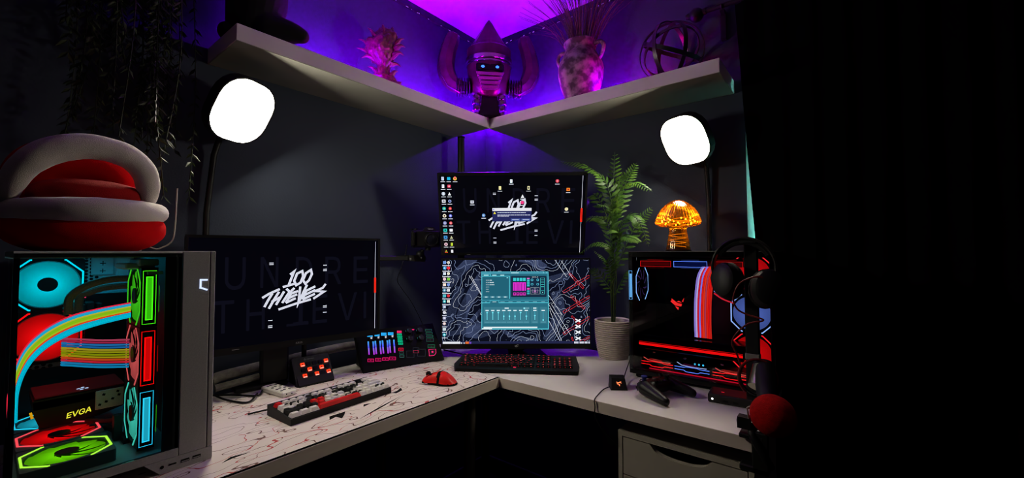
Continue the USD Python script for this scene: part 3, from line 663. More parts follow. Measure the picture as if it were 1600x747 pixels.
for n_, lev in enumerate(np.linspace(.30, .78, 13)):
    add_segs(P, contour(fld, lev), [.0013, .0010, .0017][n_ % 3], [(150, 162, 190), (205, 210, 222), (118, 132, 168)][n_ % 3], 1.)
for pts in (((262, 140), (330, 250)), ((275, 145), (345, 270)), ((735, 55), (800, 150)), ((770, 60), (835, 160)), ((700, 250), (775, 360)), ((700, 300), (790, 460)), ((705, 330), (770, 500)), ((700, 390), (760, 500)), ((715, 300), (820, 470))):
    P.line([(X(u), Z(v)) for u, v in pts], .0017, (215, 218, 228), lift=0)
redl = (226, 44, 48)
for a, b, w in (((780, 235), (925, 145), 14), ((815, 132), (892, 212), 12), ((780, 345), (925, 258), 14), ((822, 255), (898, 325), 12), ((780, 462), (925, 372), 14), ((825, 365), (868, 408), 10), ((850, 518), (925, 478), 12), ((825, 480), (835, 505), 8)):
    L_ = LineString([(X(a[0]), Z(a[1])), (X(b[0]), Z(b[1]))]); P.add(ring(L_.buffer(w * .00038, cap_style=2), .0014).intersection(SCR), redl, lift=0)
P.k += 1
for v in (390, 422, 453, 487):
    for s in (-1, 1): P.line([(X(846), Z(v - s * 9)), (X(874), Z(v + s * 7))], .0052, (232, 232, 236), lift=0)
P.k += 1
# the mixer window
WX = lambda u: X(333 + (u - 28) / 727 * 364); WZ = lambda v: Z(120 + (v - 60) / 637 * 317)
def wr(u0, v0, u1, v1, c, k=1., lift=1): P.rect(WX(u0), WZ(v1), WX(u1), WZ(v0), c, k, lift)
TEAL, EDGE, LIT = (40, 108, 128), (90, 215, 232), (150, 235, 245)
wr(24, 58, 760, 698, EDGE); wr(30, 64, 752, 690, TEAL); wr(28, 60, 755, 84, (70, 150, 172)); wr(350, 66, 435, 80, (190, 235, 240), lift=0); wr(700, 68, 712, 78, LIT, lift=0); wr(735, 68, 748, 78, LIT, lift=0)
wr(30, 108, 335, 114, EDGE); wr(328, 108, 334, 360, EDGE, lift=0); wr(118, 86, 124, 112, EDGE, lift=0); wr(30, 84, 122, 88, EDGE, lift=0); wr(36, 114, 326, 358, (34, 98, 118))
for u0, u1 in ((48, 102), (142, 188), (230, 275)): wr(u0, 95, u1, 104, (185, 230, 236), lift=0)
for k, wd in enumerate((66, 88, 94, 38, 30, 38)): wr(72, 150 + 25 * k, 72 + wd, 160 + 25 * k, (225, 240, 244), lift=0)
wr(300, 122, 318, 134, LIT, lift=0)
for k in range(4): wr(44 + 70 * k, 330, 104 + 70 * k, 350, (70, 135, 155)); wr(62 + 70 * k, 336, 88 + 70 * k, 345, (205, 230, 235))
P.add(rrect(WX(348), WZ(342), WX(738), WZ(108), .004), (22, 44, 66))
for k in range(4):
    wr(372 + 36 * k, 128, 402 + 36 * k, 164, (60, 200, 205)); wr(370 + 36 * k, 178, 404 + 36 * k, 272, (225, 50, 205)); wr(384 + 36 * k, 190, 390 + 36 * k, 272, (90, 20, 110)); wr(372 + 36 * k, 290, 402 + 36 * k, 322, (222, 60, 190)); wr(378 + 36 * k, 297, 396 + 36 * k, 314, (130, 20, 120))
for k in range(5): wr(524, 128 + 20 * k, 552, 143 + 20 * k, (225, 110, 205) if k == 0 else (60, 200, 205), lift=0)
for k, c in enumerate(((225, 80, 190), (60, 180, 190), (60, 180, 190))): wr(524, 240 + 26 * k, 552, 260 + 26 * k, c, lift=0)
for u, v in ((580, 152), (642, 152), (580, 200), (642, 200)): P.add(Point(WX(u), WZ(v)).buffer(.0052), (80, 190, 215), lift=0)
P.k += 1
for u, v in ((580, 152), (642, 152), (580, 200), (642, 200)): P.add(Point(WX(u), WZ(v)).buffer(.003), (22, 44, 66), lift=0)
P.text('GOXLR', WX(578), WZ(126), .0040, (230, 235, 240), WX(645))
P.add(ring(sbox(WX(562), WZ(312), WX(662), WZ(236)), .0012), (160, 170, 180)); P.add(ring(sbox(WX(585), WZ(298), WX(640), WZ(252)), .0012), (200, 130, 200)); P.add(Point(WX(612), WZ(275)).buffer(.0045), (200, 90, 190))
wr(560, 272, 664, 276, (160, 170, 180)); wr(609, 236, 614, 312, (160, 170, 180))
for k in range(5): P.add(ring(rrect(WX(672), WZ(154 + 24 * k + (22 if k == 4 else 0)), WX(718), WZ(128 + 24 * k + (6 if k == 4 else 0)), .0012), .0012), (70, 205, 205), lift=0)
P.add(ring(rrect(WX(672), WZ(310), WX(718), WZ(270), .002), .0014), (70, 205, 205)); P.add(Point(WX(695), WZ(290)).buffer(.002), (160, 230, 230))
wr(24, 372, 760, 380, (60, 150, 172)); wr(24, 400, 760, 406, EDGE); wr(116, 378, 212, 410, TEAL); wr(114, 378, 119, 404, EDGE, lift=0); wr(210, 378, 215, 404, EDGE, lift=0); wr(114, 378, 215, 382, EDGE, lift=0)
for u0, u1 in ((62, 82), (144, 186), (230, 278), (320, 364), (408, 456), (498, 542), (588, 632), (680, 720)): wr(u0, 389, u1, 397, (215, 240, 244) if u0 == 144 else (110, 175, 190), lift=0)
for a, b in ((48, 552), (562, 648), (662, 742)): wr(a, 450, b, 632, (58, 122, 140))
for k, (u, v) in enumerate(((85, 512), (147, 512), (208, 512), (268, 552), (330, 552), (391, 552), (453, 512), (515, 552), (609, 545), (700, 595))):
    wr(u - 18, 483, u + 18, 495, (215, 235, 240), lift=0); wr(u - 3, 500, u + 3, 590, (60, 165, 190), lift=0); wr(u - 28, 612, u + 28, 622, (85, 150, 168), lift=0)
    P.k += 1; P.add(Point(WX(u), WZ(v)).buffer(.0032), (120, 232, 245), lift=0); wr(u - 3, v, u + 3, 592, (120, 232, 245), lift=0)
wr(278, 457, 322, 470, (215, 235, 240), lift=0); wr(590, 457, 626, 470, (215, 235, 240), lift=0); wr(484, 456, 502, 474, LIT, lift=0); wr(506, 462, 548, 467, (180, 220, 228), lift=0)
wr(46, 668, 635, 684, (222, 236, 240)); wr(28, 684, 140, 696, (225, 238, 242), lift=0)
# icons, taskbar
cols = [((110, 150, 215), (205, 200, 190)), ((40, 160, 220), (225, 50, 60)), ((190, 205, 215), (230, 225, 205)), ((235, 200, 205), (120, 200, 60)), ((235, 210, 190), (120, 150, 220)), ((60, 150, 180), (215, 215, 220)), ((90, 190, 200), (225, 50, 60)), ((40, 190, 190), (225, 225, 210)), ((160, 175, 200), None), ((215, 215, 222), None), ((170, 170, 200), None), ((220, 190, 180), None), ((205, 220, 225), None), ((50, 190, 200), None)]
for k, (a, b) in enumerate(cols):
    icon(P, X(127), Z(69 + 30.5 * k), a, kind=k % 2, s=.0066, c2=(230, 232, 240) if k % 3 else None)
    if b: icon(P, X(149), Z(69 + 30.5 * k), b, kind=(k + 1) % 2, s=.0062)
P.k += 1; P.rect(-.304, -.1665, .306, Z(501), (33, 37, 70)); P.rect(X(119), Z(520), X(215), Z(503), (228, 230, 236)); P.rect(X(243), Z(519), X(262), Z(503), (230, 110, 50)); P.rect(X(264), Z(519), X(275), Z(504), (110, 70, 190))
for u in (111, 222, 236): P.add(Point(X(u), Z(511)).buffer(.003), (215, 220, 230), lift=0)
for u0, u1 in ((838, 862), (868, 892), (896, 912), (916, 924)): P.rect(X(u0), Z(515), X(u1), Z(504), (205, 208, 220), lift=0)
part(mm, 'screen_image', P.b, vcol('screen_glow', SCREEN))
bl = B()
for pts in (((-.010, 0), (.006, .008), (.011, .007), (-.002, .0005)), ((-.007, -.002), (.003, .003), (.001, -.004)), ((.003, -.001), (.010, .005), (.006, -.003))): bl.ext(Polygon(pts), .0004, TB(.002, -.0010, -.1765) @ UP90)
part(mm, 'badge', bl, mat('badge_grey', (.25, .25, .26), .4), label='small slanted silver eye-like badge')
MZ = DZ - .9685
part(mm, 'stand_neck', B().span((-.035, .04, MZ + .012), (.035, .085, .03), bev=.01), BLACK)
part(mm, 'stand_base', B().hull([(x, y, z) for x, y in ((-.13, .0), (-.10, .14), (.10, .14), (.13, .0), (.03, .02), (-.03, .02)) for z in (MZ, MZ + .010)]), BLACK)
# pole that carries the upper monitor
pp = thing('monitor_pole', 'black mounting pole rising from the desk corner behind the upper monitor', 'monitor mount', (.100, -.290, DZ))
part(pp, 'pole', B().cyl((0, 0, .006), (0, 0, .990), .0175), BLACK)
part(pp, 'foot', B().cyl((0, 0, 0), (0, 0, .008), .05, .045), BLACK)
part(pp, 'cap', B().cyl((0, 0, .988), (0, 0, .996), .0182), GLOSSB)
part(pp, 'arm', B().cyl((0, 0, .56), (0, 0, .62), .026).tube([(0, 0, .59), (.14, .03, .592), (.298, -.012, .596)], .014, 10).box((.3005, -.0150, .596), (.10, .012, .10), (18, 0, 38.3), .003), BLACK)
# ================================================================= desk mat
def mat_print():
    """white cloth printed with thin dark and red contour lines"""
    n = {'t': ('texture_coordinate', {}), 'p': ('principled_bsdf', {'roughness': .8})}; l = []
    def lines(k, sc, freq, w, off):
        n.update({k + 'm': ('mapping', {'location': off, 'rotation': (0, 0, .7), 'scale': (1.7, .8, 1)}), k + 'n': ('noise_texture', {'scale': sc, 'detail': 3., 'roughness': .5}),
                  k + 's': ('math', {'math_type': 'multiply', 'value2': freq}), k + 'f': ('math', {'math_type': 'fraction'}), k + 'd': ('math', {'math_type': 'subtract', 'value2': .5}),
                  k + 'a': ('math', {'math_type': 'absolute'}), k + 'l': ('math', {'math_type': 'less_than', 'value2': w}), k + 'g': ('noise_texture', {'scale': 7., 'detail': 1.}), k + 'h': ('math', {'math_type': 'greater_than', 'value2': .36}), k + 'x': ('math', {'math_type': 'multiply'})})
        l.extend([('t.object', k + 'm.vector'), (k + 'm.vector', k + 'n.vector'), (k + 'n.fac', k + 's.value1'), (k + 's.value', k + 'f.value1'), (k + 'f.value', k + 'd.value1'), (k + 'd.value', k + 'a.value1'), (k + 'a.value', k + 'l.value1'),
                  (k + 'm.vector', k + 'g.vector'), (k + 'g.fac', k + 'h.value1'), (k + 'l.value', k + 'x.value1'), (k + 'h.value', k + 'x.value2')])
        return k + 'x.value'
    a = lines('a', 3.6, 15., .030, (.3, .1, 0)); b = lines('b', 3.4, 9., .018, (1.7, 2.2, .5))
    n.update({'c': ('mix_color', {'a': (.68, .60, .56), 'b': (.13, .06, .048)}), 'e': ('mix_color', {'b': (.42, .05, .05)})})
    l.extend([(a, 'c.fac'), ('c.result', 'e.a'), (b, 'e.fac'), ('e.result', 'p.base_color')])
    return usdkit.material(stage, '/World/Looks/mat_print', n, l, surface='p.BSDF')
INK = mat('ink_black', (.004, .0035, .0035), .8, specular_ior_level=.1)
dm = thing('desk_mat', 'white desk mat printed with thin contour lines across the left desk', 'desk mat', (0, 0, DZ))
part(dm, 'cloth', B().span((.13, -2.2, 0), (.597, -.605, .003)), mat_print(), smooth=False)
part(dm, 'stitched_edge', B().span((.597, -2.2, 0), (.5992, -.603, .0032)).span((.13, -.605, 0), (.597, -.6035, .0031)), INK)
st = [((.552, -1.105), (.530, -1.03), (.494, -.935), (.522, -1.03)), ((.535, -1.405), (.520, -1.385), (.528, -1.350), (.530, -1.385)), ((.475, -1.145), (.497, -1.155), (.49, -1.135), (.512, -1.13), (.49, -1.11), (.475, -1.10)), ((.468, -1.04), (.483, -1.05), (.475, -1.02)), ((.45, -.93), (.462, -.925), (.452, -.895), (.43, -.885), (.445, -.91))]
for q in st: part(dm, 'brush_stroke', B().ext(Polygon(q).buffer(0), .0003, TB(0, 0, .003)), INK)

# ================================================================= small keyboard
KEYW = noisy('keycap_print', (.68, .64, .60), (.004, .004, .0045), 26., .45, stretch=(.45, 1.6, 1), lo=.475, hi=.49, detail=2.)
KEYP = noisy('keycap_tint', (.55, .52, .60), (.008, .008, .009), 24., .45, stretch=(.45, 1.5, 1), lo=.50, hi=.515, detail=1.5)
KEYR = noisy('keycap_red', (.72, .008, .010), (.60, .006, .008), 20., .45); KEYL = mat('keycap_pale', (.66, .62, .60), .45); KEYB = mat('keycap_ink', (.004, .004, .0045), .5, specular_ior_level=.1)
def keycap(x, y, z, w, d, h, taper=.0035):
    b = [(x + sx * w / 2, y + sy * d / 2, z) for sx in (-1, 1) for sy in (-1, 1)]
    t = [(x + sx * (w / 2 - taper), y + sy * (d / 2 - taper) + .0006, z + h) for sx in (-1, 1) for sy in (-1, 1)]
    m_ = [(x + sx * (w / 2 - .0008), y + sy * (d / 2 - .0008), z + .002) for sx in (-1, 1) for sy in (-1, 1)]
    return B().hull(b + m_ + t)
kb = thing('small_keyboard', 'compact white keyboard with black brush print and red space bar on the mat', 'keyboard', (.459, -1.236, MATZ), (0, 0, 92.6))
KT = rotm(5.5, 0, 0)
def kmod(b): b.M = None; return b
cs = B(); cs.hull([(x, y, z) for x in (0, .305) for y, z in ((0, .0), (0, .016), (.124, 0), (.124, .028))]); part(kb, 'casing', cs, mat('keyboard_case', (.005, .005, .006), .5, specular_ior_level=.2))
part(kb, 'case_light', B().hull([(x, y, z) for x in (.012, .293) for y, z in ((.012, .0178), (.112, .0272), (.112, .0265), (.012, .0172))]), glow('key_backlight', (.30, .16, .55), .5))
U1 = .0199; rows = [[1.25, 1.25, 1.25, 6.25, 1, 1, 1, 1, 1], [2.25] + [1] * 10 + [1.75, 1], [1.75] + [1] * 11 + [2.25], [1.5] + [1] * 12 + [1.5], [1] * 13 + [2]]
for r, row in enumerate(rows):
    x = .004
    for k, wd in enumerate(row):
        cx, cy = x + wd * U1 / 2, .013 + U1 * r; z = .0175 + .096 * (cy - .012); u = cx / .305
        if r == 0 and k == 3: mm_ = KEYR
        elif (r, k) in ((4, 0), (2, 3), (2, 4), (1, 3)): mm_ = KEYR
        elif r == 0: mm_ = KEYL
        elif (r, k) in ((3, 8), (2, 8), (4, 12), (1, 1)): mm_ = KEYB
        elif r == 4 or k == len(row) - 1: mm_ = KEYL if k % 4 else KEYP
        else: mm_ = KEYP if .25 < u < .62 and (r + k) % 3 == 0 else KEYW
        part(kb, 'keycap', keycap(cx, cy, z, wd * U1 - .0009, U1 - .0009, .0092), mm_, smooth=20); x += wd * U1
part(kb, 'cable', B().tube(smoothcurve([(.03, .124, .012), (.0, .15, .006), (-.03, .165, .003)], 6), .0022, 6), BLACK)

# ================================================================= macro pad on its stand
dk = thing('macro_pad', 'small black macro pad with seven lit orange keys in front of the left monitor', 'macro pad', (.172, -1.088, MATZ), (0, 0, 85))
DT = rotm(-35, 0, 0)
b = B(); b.M = DT; b.ext(rrect(-.001, 0, .1195, .1, .008), .016, UPat(.016)); part(dk, 'casing', b, BLACK)
part(dk, 'stand', B().hull([(x, y, z) for x in (.004, .115) for y, z in ((-.004, .0), (-.004, .006), (.012, .012), (.09, 0), (.085, .06), (.066, .075))]), BLACK)
for r, z in enumerate((.073, .0535, .034)):
    for c in range(5):
        x = .0305 + .0192 * c - .0012; lit = (r, c) in ((0, 0), (0, 4), (1, 1), (1, 3), (2, 0), (2, 2), (2, 4))
        b = B(); b.M = DT; b.ext(rrect(x - .0068, z - .0065, x + .0068, z + .0065, .002), .003, UPat(.0005))
        k_ = part(dk, 'key', b, glow('pad_orange', emis((255, 62, 28)), 1.1) if lit else mat('pad_key_dark', (.006, .006, .009), .2))
        if lit:
            b = B(); b.M = DT; b.ext(rrect(x - .0058, z - .0062, x + .0058, z - .0028, .001), .0004, UPat(-.0026)); part(k_, 'lower_glow', b, glow('pad_pink', emis((255, 190, 175)), 1.1))
            b = B(); b.M = DT; b.ext(sbox(x - .0016, z - .001, x + .0016, z + .002), .0004, UPat(-.0026)); part(k_, 'symbol', b, mat('pad_symbol', (.2, .01, .01), .5))
b = B(); b.M = DT; b.add(text2d('STREAM DECK', .0026), TB(.045, -.0002, .0885) @ UP90).ext(ring(Point(.040, .090).buffer(.0028), .0008), .0003, UPat(-.0002)); part(dk, 'lettering', b, mat('pad_lettering', (.30, .30, .33), .5))

# ================================================================= white box with dark dots
wb = thing('dotted_box', 'small white box with rows of dark dots beside the macro pad', 'box', (.234, -1.157, MATZ), (0, 0, 97))
part(wb, 'body', B().add(B().box((.019, .06, .008), (.044, .118, .016), bev=.003).tm()), mat('box_white', (.74, .72, .66), .5))
for i in range(3):
    for j in range(4): part(wb, 'dot', B().add(Bx := trimesh.creation.cylinder(.0042, .0008, sections=14), TB(.007 + .012 * i, .022 + .025 * j + .006 * (i % 2), .0163)), mat('dot_%d' % ((i + j) % 3), [(.02, .02, .03), (.05, .02, .04), (.02, .03, .02)][(i + j) % 3], .4))
part(wb, 'dot', B().cyl((.010, .0009, .009), (.010, .0006, .009), .002).cyl((.026, .0009, .007), (.026, .0006, .007), .002), mat('dot_0', (.02, .02, .03), .4))

# ================================================================= audio mixer
HG = [0.00026815, -5.665e-05, 0.00831767, -5.036e-05, -0.00029412, 0.20733459, -8.836e-05, 0.00012932]
def hg(x, y): w_ = HG[6] * x + HG[7] * y + 1; return ((HG[0] * x + HG[1] * y + HG[2]) / w_, (HG[3] * x + HG[4] * y + HG[5]) / w_)
gx_ = thing('audio_mixer', 'black audio mixer with blue lit faders and pink buttons beside the left monitor', 'audio mixer', (.198, -.858, MATZ + .003), (0, 0, 74.7))
GT = rotm(-40, 0, 0)
def gb(): q = B(); q.M = GT; return q
part(gx_, 'casing', gb().hull([(x, y, z) for x in (-.012, .308) for y, z in ((.0005, -.003), (.0005, .168), (.026, .168), (.026, .036), (.004, -.001))]).ext(rrect(-.008, .002, .304, .164, .004), .002, UPat(.0015)), mat('mixer_black', (.002, .002, .0025), .6, specular_ior_level=.08))
part(gx_, 'stand', B().hull([(x, y, z) for x in (0, .30) for y, z in ((.004, 0), (.02, 0), (.13, 0), (.13, .02), (.115, .10), (.02, .012))]), BLACK)
def gq(pts): return Polygon([hg(*p) for p in pts])
def grect(x0, y0, x1, y1): return gq([(x0, y0), (x1, y0), (x1, y1), (x0, y1)])
for k, (a, b_, c, d) in enumerate(((120, 156, 195, 200), (220, 150, 290, 192), (308, 142, 385, 184), (403, 136, 480, 178))):
    part(gx_, 'display', gb().ext(grect(a, b_, c, d), .0006, UPat(-.0002)), glow('mixer_blue', emis((40, 165, 235)), 1.))
for k, (xa, xb, y0, y1) in enumerate(((122, 190, 262, 445), (221, 285, 255, 436), (319, 384, 248, 428), (414, 474, 238, 418))):
    q0 = gb()
    for xx in (xa, xb):
        n_ = 12
        for i in range(n_):
            t0, t1 = i / n_, (i + 1) / n_; f = (t0 + t1) / 2; o_ = 14 * f
            c_ = (1 - f) * np.array(srgb(50, 150, 245)) + f * np.array(srgb(170, 30, 200)) if f > .5 else (1 - 2 * f) * np.array(srgb(60, 170, 245)) + 2 * f * np.array(srgb(80, 50, 235))
            q0.flat(grect(xa * 0 + xx + o_, y0 + (y1 - y0) * t0, xx + 22 + o_, y0 + (y1 - y0) * t1), UPat(-.0006), c_)
    part(gx_, 'fader_light', q0, vcol('mixer_glow', 1.))
    kx, ky = hg((xa + xb) / 2 + 12, y0 - 26)
    fd = part(gx_, 'fader_knob', gb().box((kx, -.005, ky), (.009, .011, .012), bev=.0018), mat('fader_black', (.01, .01, .01), .4))
    part(fd, 'knob_mark', gb().box((kx, -.0108, ky), (.0065, .0006, .0075)).box((kx + .003, -.0108, ky + .004), (.004, .0006, .003)), glow('fader_white', (.9, .85, .88), .6))
def gbtn(x0, y0, x1, y1, c, fillk, ringk=1., sym=True):
    p = grect(x0, y0, x1, y1); t = part(gx_, 'button', gb().ext(p, .0022, UPat(.0006)), mat('mixer_button', (.01, .01, .012), .3))
    n_ = 'mixer_%d_%d_%d' % c
    if fillk: part(t, 'button_light', gb().ext(p.buffer(-.0003), .0004, UPat(-.0015)), glow(n_ + '_f%d' % (fillk * 100), emis(c), fillk))
    part(t, 'button_rim', gb().ext(ring(p, .0011), .0006, UPat(-.0017)), glow(n_ + '_r%d' % (ringk * 100), emis(c), ringk))
    if sym: q_ = p.centroid; part(t, 'symbol', gb().ext(Point(q_.x, q_.y).buffer(.0014, quad_segs=3), .0003, UPat(-.0019)), glow(n_ + '_r%d' % (ringk * 100), emis(c), ringk))
PINK, GRN, DIM = (255, 30, 120), (20, 225, 160), (60, 120, 110)
for q in ((125, 505, 210, 548), (228, 496, 312, 538), (328, 487, 412, 530), (424, 477, 510, 520)): gbtn(*q, PINK, .12, 1.)
gbtn(526, 118, 590, 150, (255, 50, 110), .7, 1.)
for k in range(5): gbtn(528 + 4 * k, 156 + 32 * k, 594 + 4 * k, 180 + 32 * k, GRN, .35, .75)
gbtn(548, 355, 615, 395, (255, 40, 80), .15, .8); gbtn(560, 405, 618, 438, DIM, 0, .5, False); gbtn(565, 450, 624, 486, DIM, 0, .8, False)
for k in range(3): gbtn(915 + 8 * k, 96 + 42 * k, 1005 + 10 * k, 124 + 42 * k, (50, 130, 105), 0, .6, False)
gbtn(932, 220, 1034, 268, (50, 120, 100), 0, .5); gbtn(950, 308, 1046, 356, (40, 140, 95), 0, .55)
p = gq([(960, 372), (1062, 366), (1066, 425), (1040, 460), (968, 465)]); t = part(gx_, 'button', gb().ext(p, .0022, UPat(.0006)), mat('mixer_button', (.01, .01, .012), .3))
part(t, 'button_rim', gb().ext(ring(p, .0018), .0006, UPat(-.0017)), glow('mixer_pink_rec', emis((255, 40, 120)), 1.)); part(t, 'symbol', gb().ext(Point(hg(1014, 408)).buffer(.0042), .0006, UPat(-.0017)), glow('mixer_pink_rec', emis((255, 40, 120)), 1.))
for u, v in ((690, 130), (835, 120), (705, 235), (850, 225)):
    x, z = hg(u, v); t = part(gx_, 'dial', gb().cyl((x, 0, z), (x, -.013, z), .0125, .011, 24), mat('fader_black', (.01, .01, .01), .4)); part(t, 'dial_mark', gb().box((x - .006, -.0132, z + .003), (.0012, .0005, .007)).box((x - .012, -.002, z + .004), (.0012, .001, .006)), glow('dial_teal', emis((60, 150, 140)), .5))
x, z = hg(740, 100); part(gx_, 'lit_sign', gb().ext(unary_union([Point(x - .006, z).buffer(.002), Point(x, z + .001).buffer(.002), Point(x + .006, z).buffer(.002), Point(x + .002, z - .003).buffer(.0015)]), .0005, UPat(-.0004)), glow('mixer_pink_rec', emis((255, 40, 120)), 1.))
for q in (grect(660, 390, 765, 480), grect(810, 370, 920, 465), grect(750, 350, 830, 420)): part(gx_, 'pad_outline', gb().ext(ring(q, .0008), .0004, UPat(-.0003)), glow('pad_outline', emis((70, 78, 85)), .5))
part(gx_, 'pad_light', gb().ext(ring(grect(752, 385, 826, 420), .0011), .0005, UPat(-.0004)), glow('pad_red', emis((205, 40, 80)), .7))

# ================================================================= red mouse
ms = thing('red_mouse', 'red computer mouse with black brush strokes near the desk corner', 'mouse', (.492, -.777, MATZ), (0, 0, 20))
nu, nv = 40, 28; V = []
for i in range(nu + 1):
    t = i / nu; x = -.0625 + .125 * t; hw = .031 * (max(1e-4, 1 - abs(2 * t - 1) ** 3.2)) ** .5 * (1 - .10 * math.sin(math.pi * t) ** 2 * (1 if t < .6 else .6)); hh = .0385 * (max(1e-4, math.sin(math.pi * min(1, t * .88 + .09)))) ** .62 * (.82 + .22 * math.exp(-((t - .62) / .25) ** 2))
    hh *= (max(1e-4, 1 - abs(2 * t - 1) ** 6)) ** .5
    for j in range(nv + 1):
        a = math.pi * j / nv; c = math.cos(a); V.append((x, math.copysign(abs(c) ** .75, c) * hw * (1 - .10 * math.sin(a)), .001 + hh * math.sin(a) ** .8))
Fq = [[i * (nv + 1) + j, (i + 1) * (nv + 1) + j, (i + 1) * (nv + 1) + j + 1, i * (nv + 1) + j + 1] for i in range(nu) for j in range(nv)]
V = np.array(V); Fq = np.array(Fq); Fq = Fq[:, ::-1]
cen = V[Fq].mean(1); xx, yy, zz = cen.T
black = (np.abs(xx - .004 + .12 * yy) < .0052) | ((np.abs(yy - .000 - .12 * (xx + .03)) < .0026) & (xx > -.045) & (xx < .004) & (zz > .02)) | ((np.hypot(xx + .028, (yy + .010) * 1.6) < .0095) & (zz > .015)) | ((np.abs(yy + .012 - .5 * (xx + .03)) < .0024) & (np.abs(xx + .024) < .022) & (zz > .02)) | ((np.hypot((xx - .018) * .5, yy - .012) < .007) & (zz > .03)) | (zz < .0065)
def sub(mask): return (V, Fq[mask])
part(ms, 'shell', sub(~black), noisy('mouse_red', (.80, .014, .010), (.68, .010, .008), 40., .42), smooth=True)
part(ms, 'brush_stroke', sub(black), INK, smooth=True)
part(ms, 'base', B().ext(affinity.scale(Point(0, 0).buffer(1, quad_segs=12), .056, .026), .0016), BLACK)
part(ms, 'scroll_wheel', B().cyl((-.041, -.0035, .0275), (-.041, .0035, .0275), .008, seg=20), RUBBER)
part(ms, 'raised_stroke', B().hull([(-.012, .012, .037), (-.008, .016, .0375), (.010, .040, .047), (-.010, .014, .039)]), INK, label='black splash rising past the outline') if False else None
part(ms, 'foot_strip', B().box((-.042, -.0285, .004), (.026, .001, .0018)), mat('badge_white', (.7, .65, .62), .4))

# ================================================================= black keyboard
rk = thing('wide_keyboard', 'wide black keyboard with dim red key legends under the corner monitors', 'keyboard', (.430, -.652, MATZ + .0002), (0, 0, 32.3))
part(rk, 'casing', B().hull([(x, y, z) for x0, x1, y, z in ((.004, .442, 0, 0), (0, .446, .006, 0), (0, .446, .008, .012), (.006, .440, .002, .010), (-.012, .452, .05, 0), (-.012, .452, .05, .014), (.0, .446, .158, 0), (.002, .444, .156, .027)) for x in (x0, x1)]), mat('keyboard_black', (.004, .004, .0045), .5, specular_ior_level=.2))
LEG = glow('legend_red', emis((255, 90, 95)), 1.3); LEGD = glow('legend_dim', emis((235, 30, 50)), .7); KB = mat('keycap_black', (.004, .004, .0045), .5, specular_ior_level=.2)
UR = .0186
def rkey(x, y, wd, r, leg=True, dep=1.0):
    z = .0125 + .082 * (y - .03); w_ = wd * UR - .0012; d_ = dep * UR - .0012
    k_ = part(rk, 'keycap', keycap(x + wd * UR / 2, y + (dep - 1) * UR / 2, z, w_, d_, .0098, .0028), KB, smooth=20)
    if leg:
        cx, cy = x + wd * UR / 2, y + (dep - 1) * UR / 2; s_ = RNG.uniform(.0024, .0042)
        q = B().box((cx - s_ * .3, cy + .0025, z + .0100), (s_ * 1.7, .0015, .0004), (4.7, 0, 0)).box((cx - .001, cy + .0002, z + .0098), (.0011, .0030, .0004), (4.7, 0, 0))
        q.box((cx, cy - d_ / 2 + .0012, z + .0045), (.0024, .0004, .0014), (-25, 0, 0))
        part(k_, 'legend', q, LEG if RNG.random() < .45 else LEGD)
y0 = .036
lay = [[1.25, 1.25, 1.25, 6.25, 1.25, 1.25, 1.25, 1.25], [2.25] + [1] * 10 + [2.75], [1.75] + [1] * 11 + [2.25], [1.5] + [1] * 12 + [1.5], [1] * 13 + [2]]
for r, row in enumerate(lay):
    x = .010
    for wd in row: rkey(x, y0 + UR * r, wd, r, r > 0 or wd < 3); x += wd * UR
x = .010
for k in range(13):
    if k in (1, 5, 9): x += UR * .5
    rkey(x + (UR * .5 if k else 0), y0 + UR * 5.25, 1, 5); x += UR
for c in range(3):
    for r in (0, 3, 4, 5): rkey(.010 + UR * (15.25 + c), y0 + UR * (r + (.25 if r == 5 else 0)), 1, r)
rkey(.010 + UR * 16.25, y0 + UR, 1, 1)
for c in range(4):
    for r in range(5): rkey(.010 + UR * (18.5 + c), y0 + UR * r, 1, r)
lg = B().add(trimesh.creation.box((.0001, .0001, .0001)))
lg = B()
for s_ in (-1, 0, 1): lg.tube([(.218 + .0035 * s_, .0205 + .0010 * abs(s_), .0142), (.2195 + .003 * s_, .0235, .0146), (.218 + .0045 * s_, .0265 - .002 * abs(s_), .0148)], .0009, 5)
part(rk, 'lit_badge', lg, glow('badge_pink', emis((255, 45, 90)), 1.2), label='small glowing three-strand badge')
part(rk, 'cable', B().tube(smoothcurve([(.04, .155, .012), (-.01, .20, .012), (-.06, .25, .008), (-.12, .30, .006)], 6), .0028, 6), BLACK)
part(rk, 'flip_foot', B().span((.02, .13, -.0001), (.05, .145, .004)), BLACK)

# ================================================================= small things on the right desk
dc = thing('mouse_dock', 'small black wireless dock with an orange glowing badge on the right desk', 'mouse dock', (.972, -.455, DZ), (0, 0, 35))
part(dc, 'body', B().hull([(x, y, z) for x, y, z in ((-.026, -.022, 0), (.026, -.022, 0), (.026, .026, 0), (-.026, .026, 0), (-.023, -.024, .006), (.023, -.024, .006), (-.021, -.006, .033), (.021, -.006, .033), (-.023, .024, .036), (.023, .024, .036), (-.0265, 0, .01), (.0265, 0, .01))]), BLACK)
lg = B(); MD = TB(0, -.0165, .0195) @ rotm(-33, 0, 0)
for a, b_ in (((-.007, .004), (.0, .002)), ((-.004, .0), (.006, .005)), ((-.006, -.001), (.002, -.004)), ((.001, .004), (.007, .001)), ((-.001, -.002), (.001, -.007))): lg.ext(LineString([a, b_]).buffer(.0011), .0006, MD @ UPat(-.0016))
part(dc, 'lit_badge', lg, glow('badge_orange', emis((255, 130, 80)), 1.3), label='glowing orange badge')
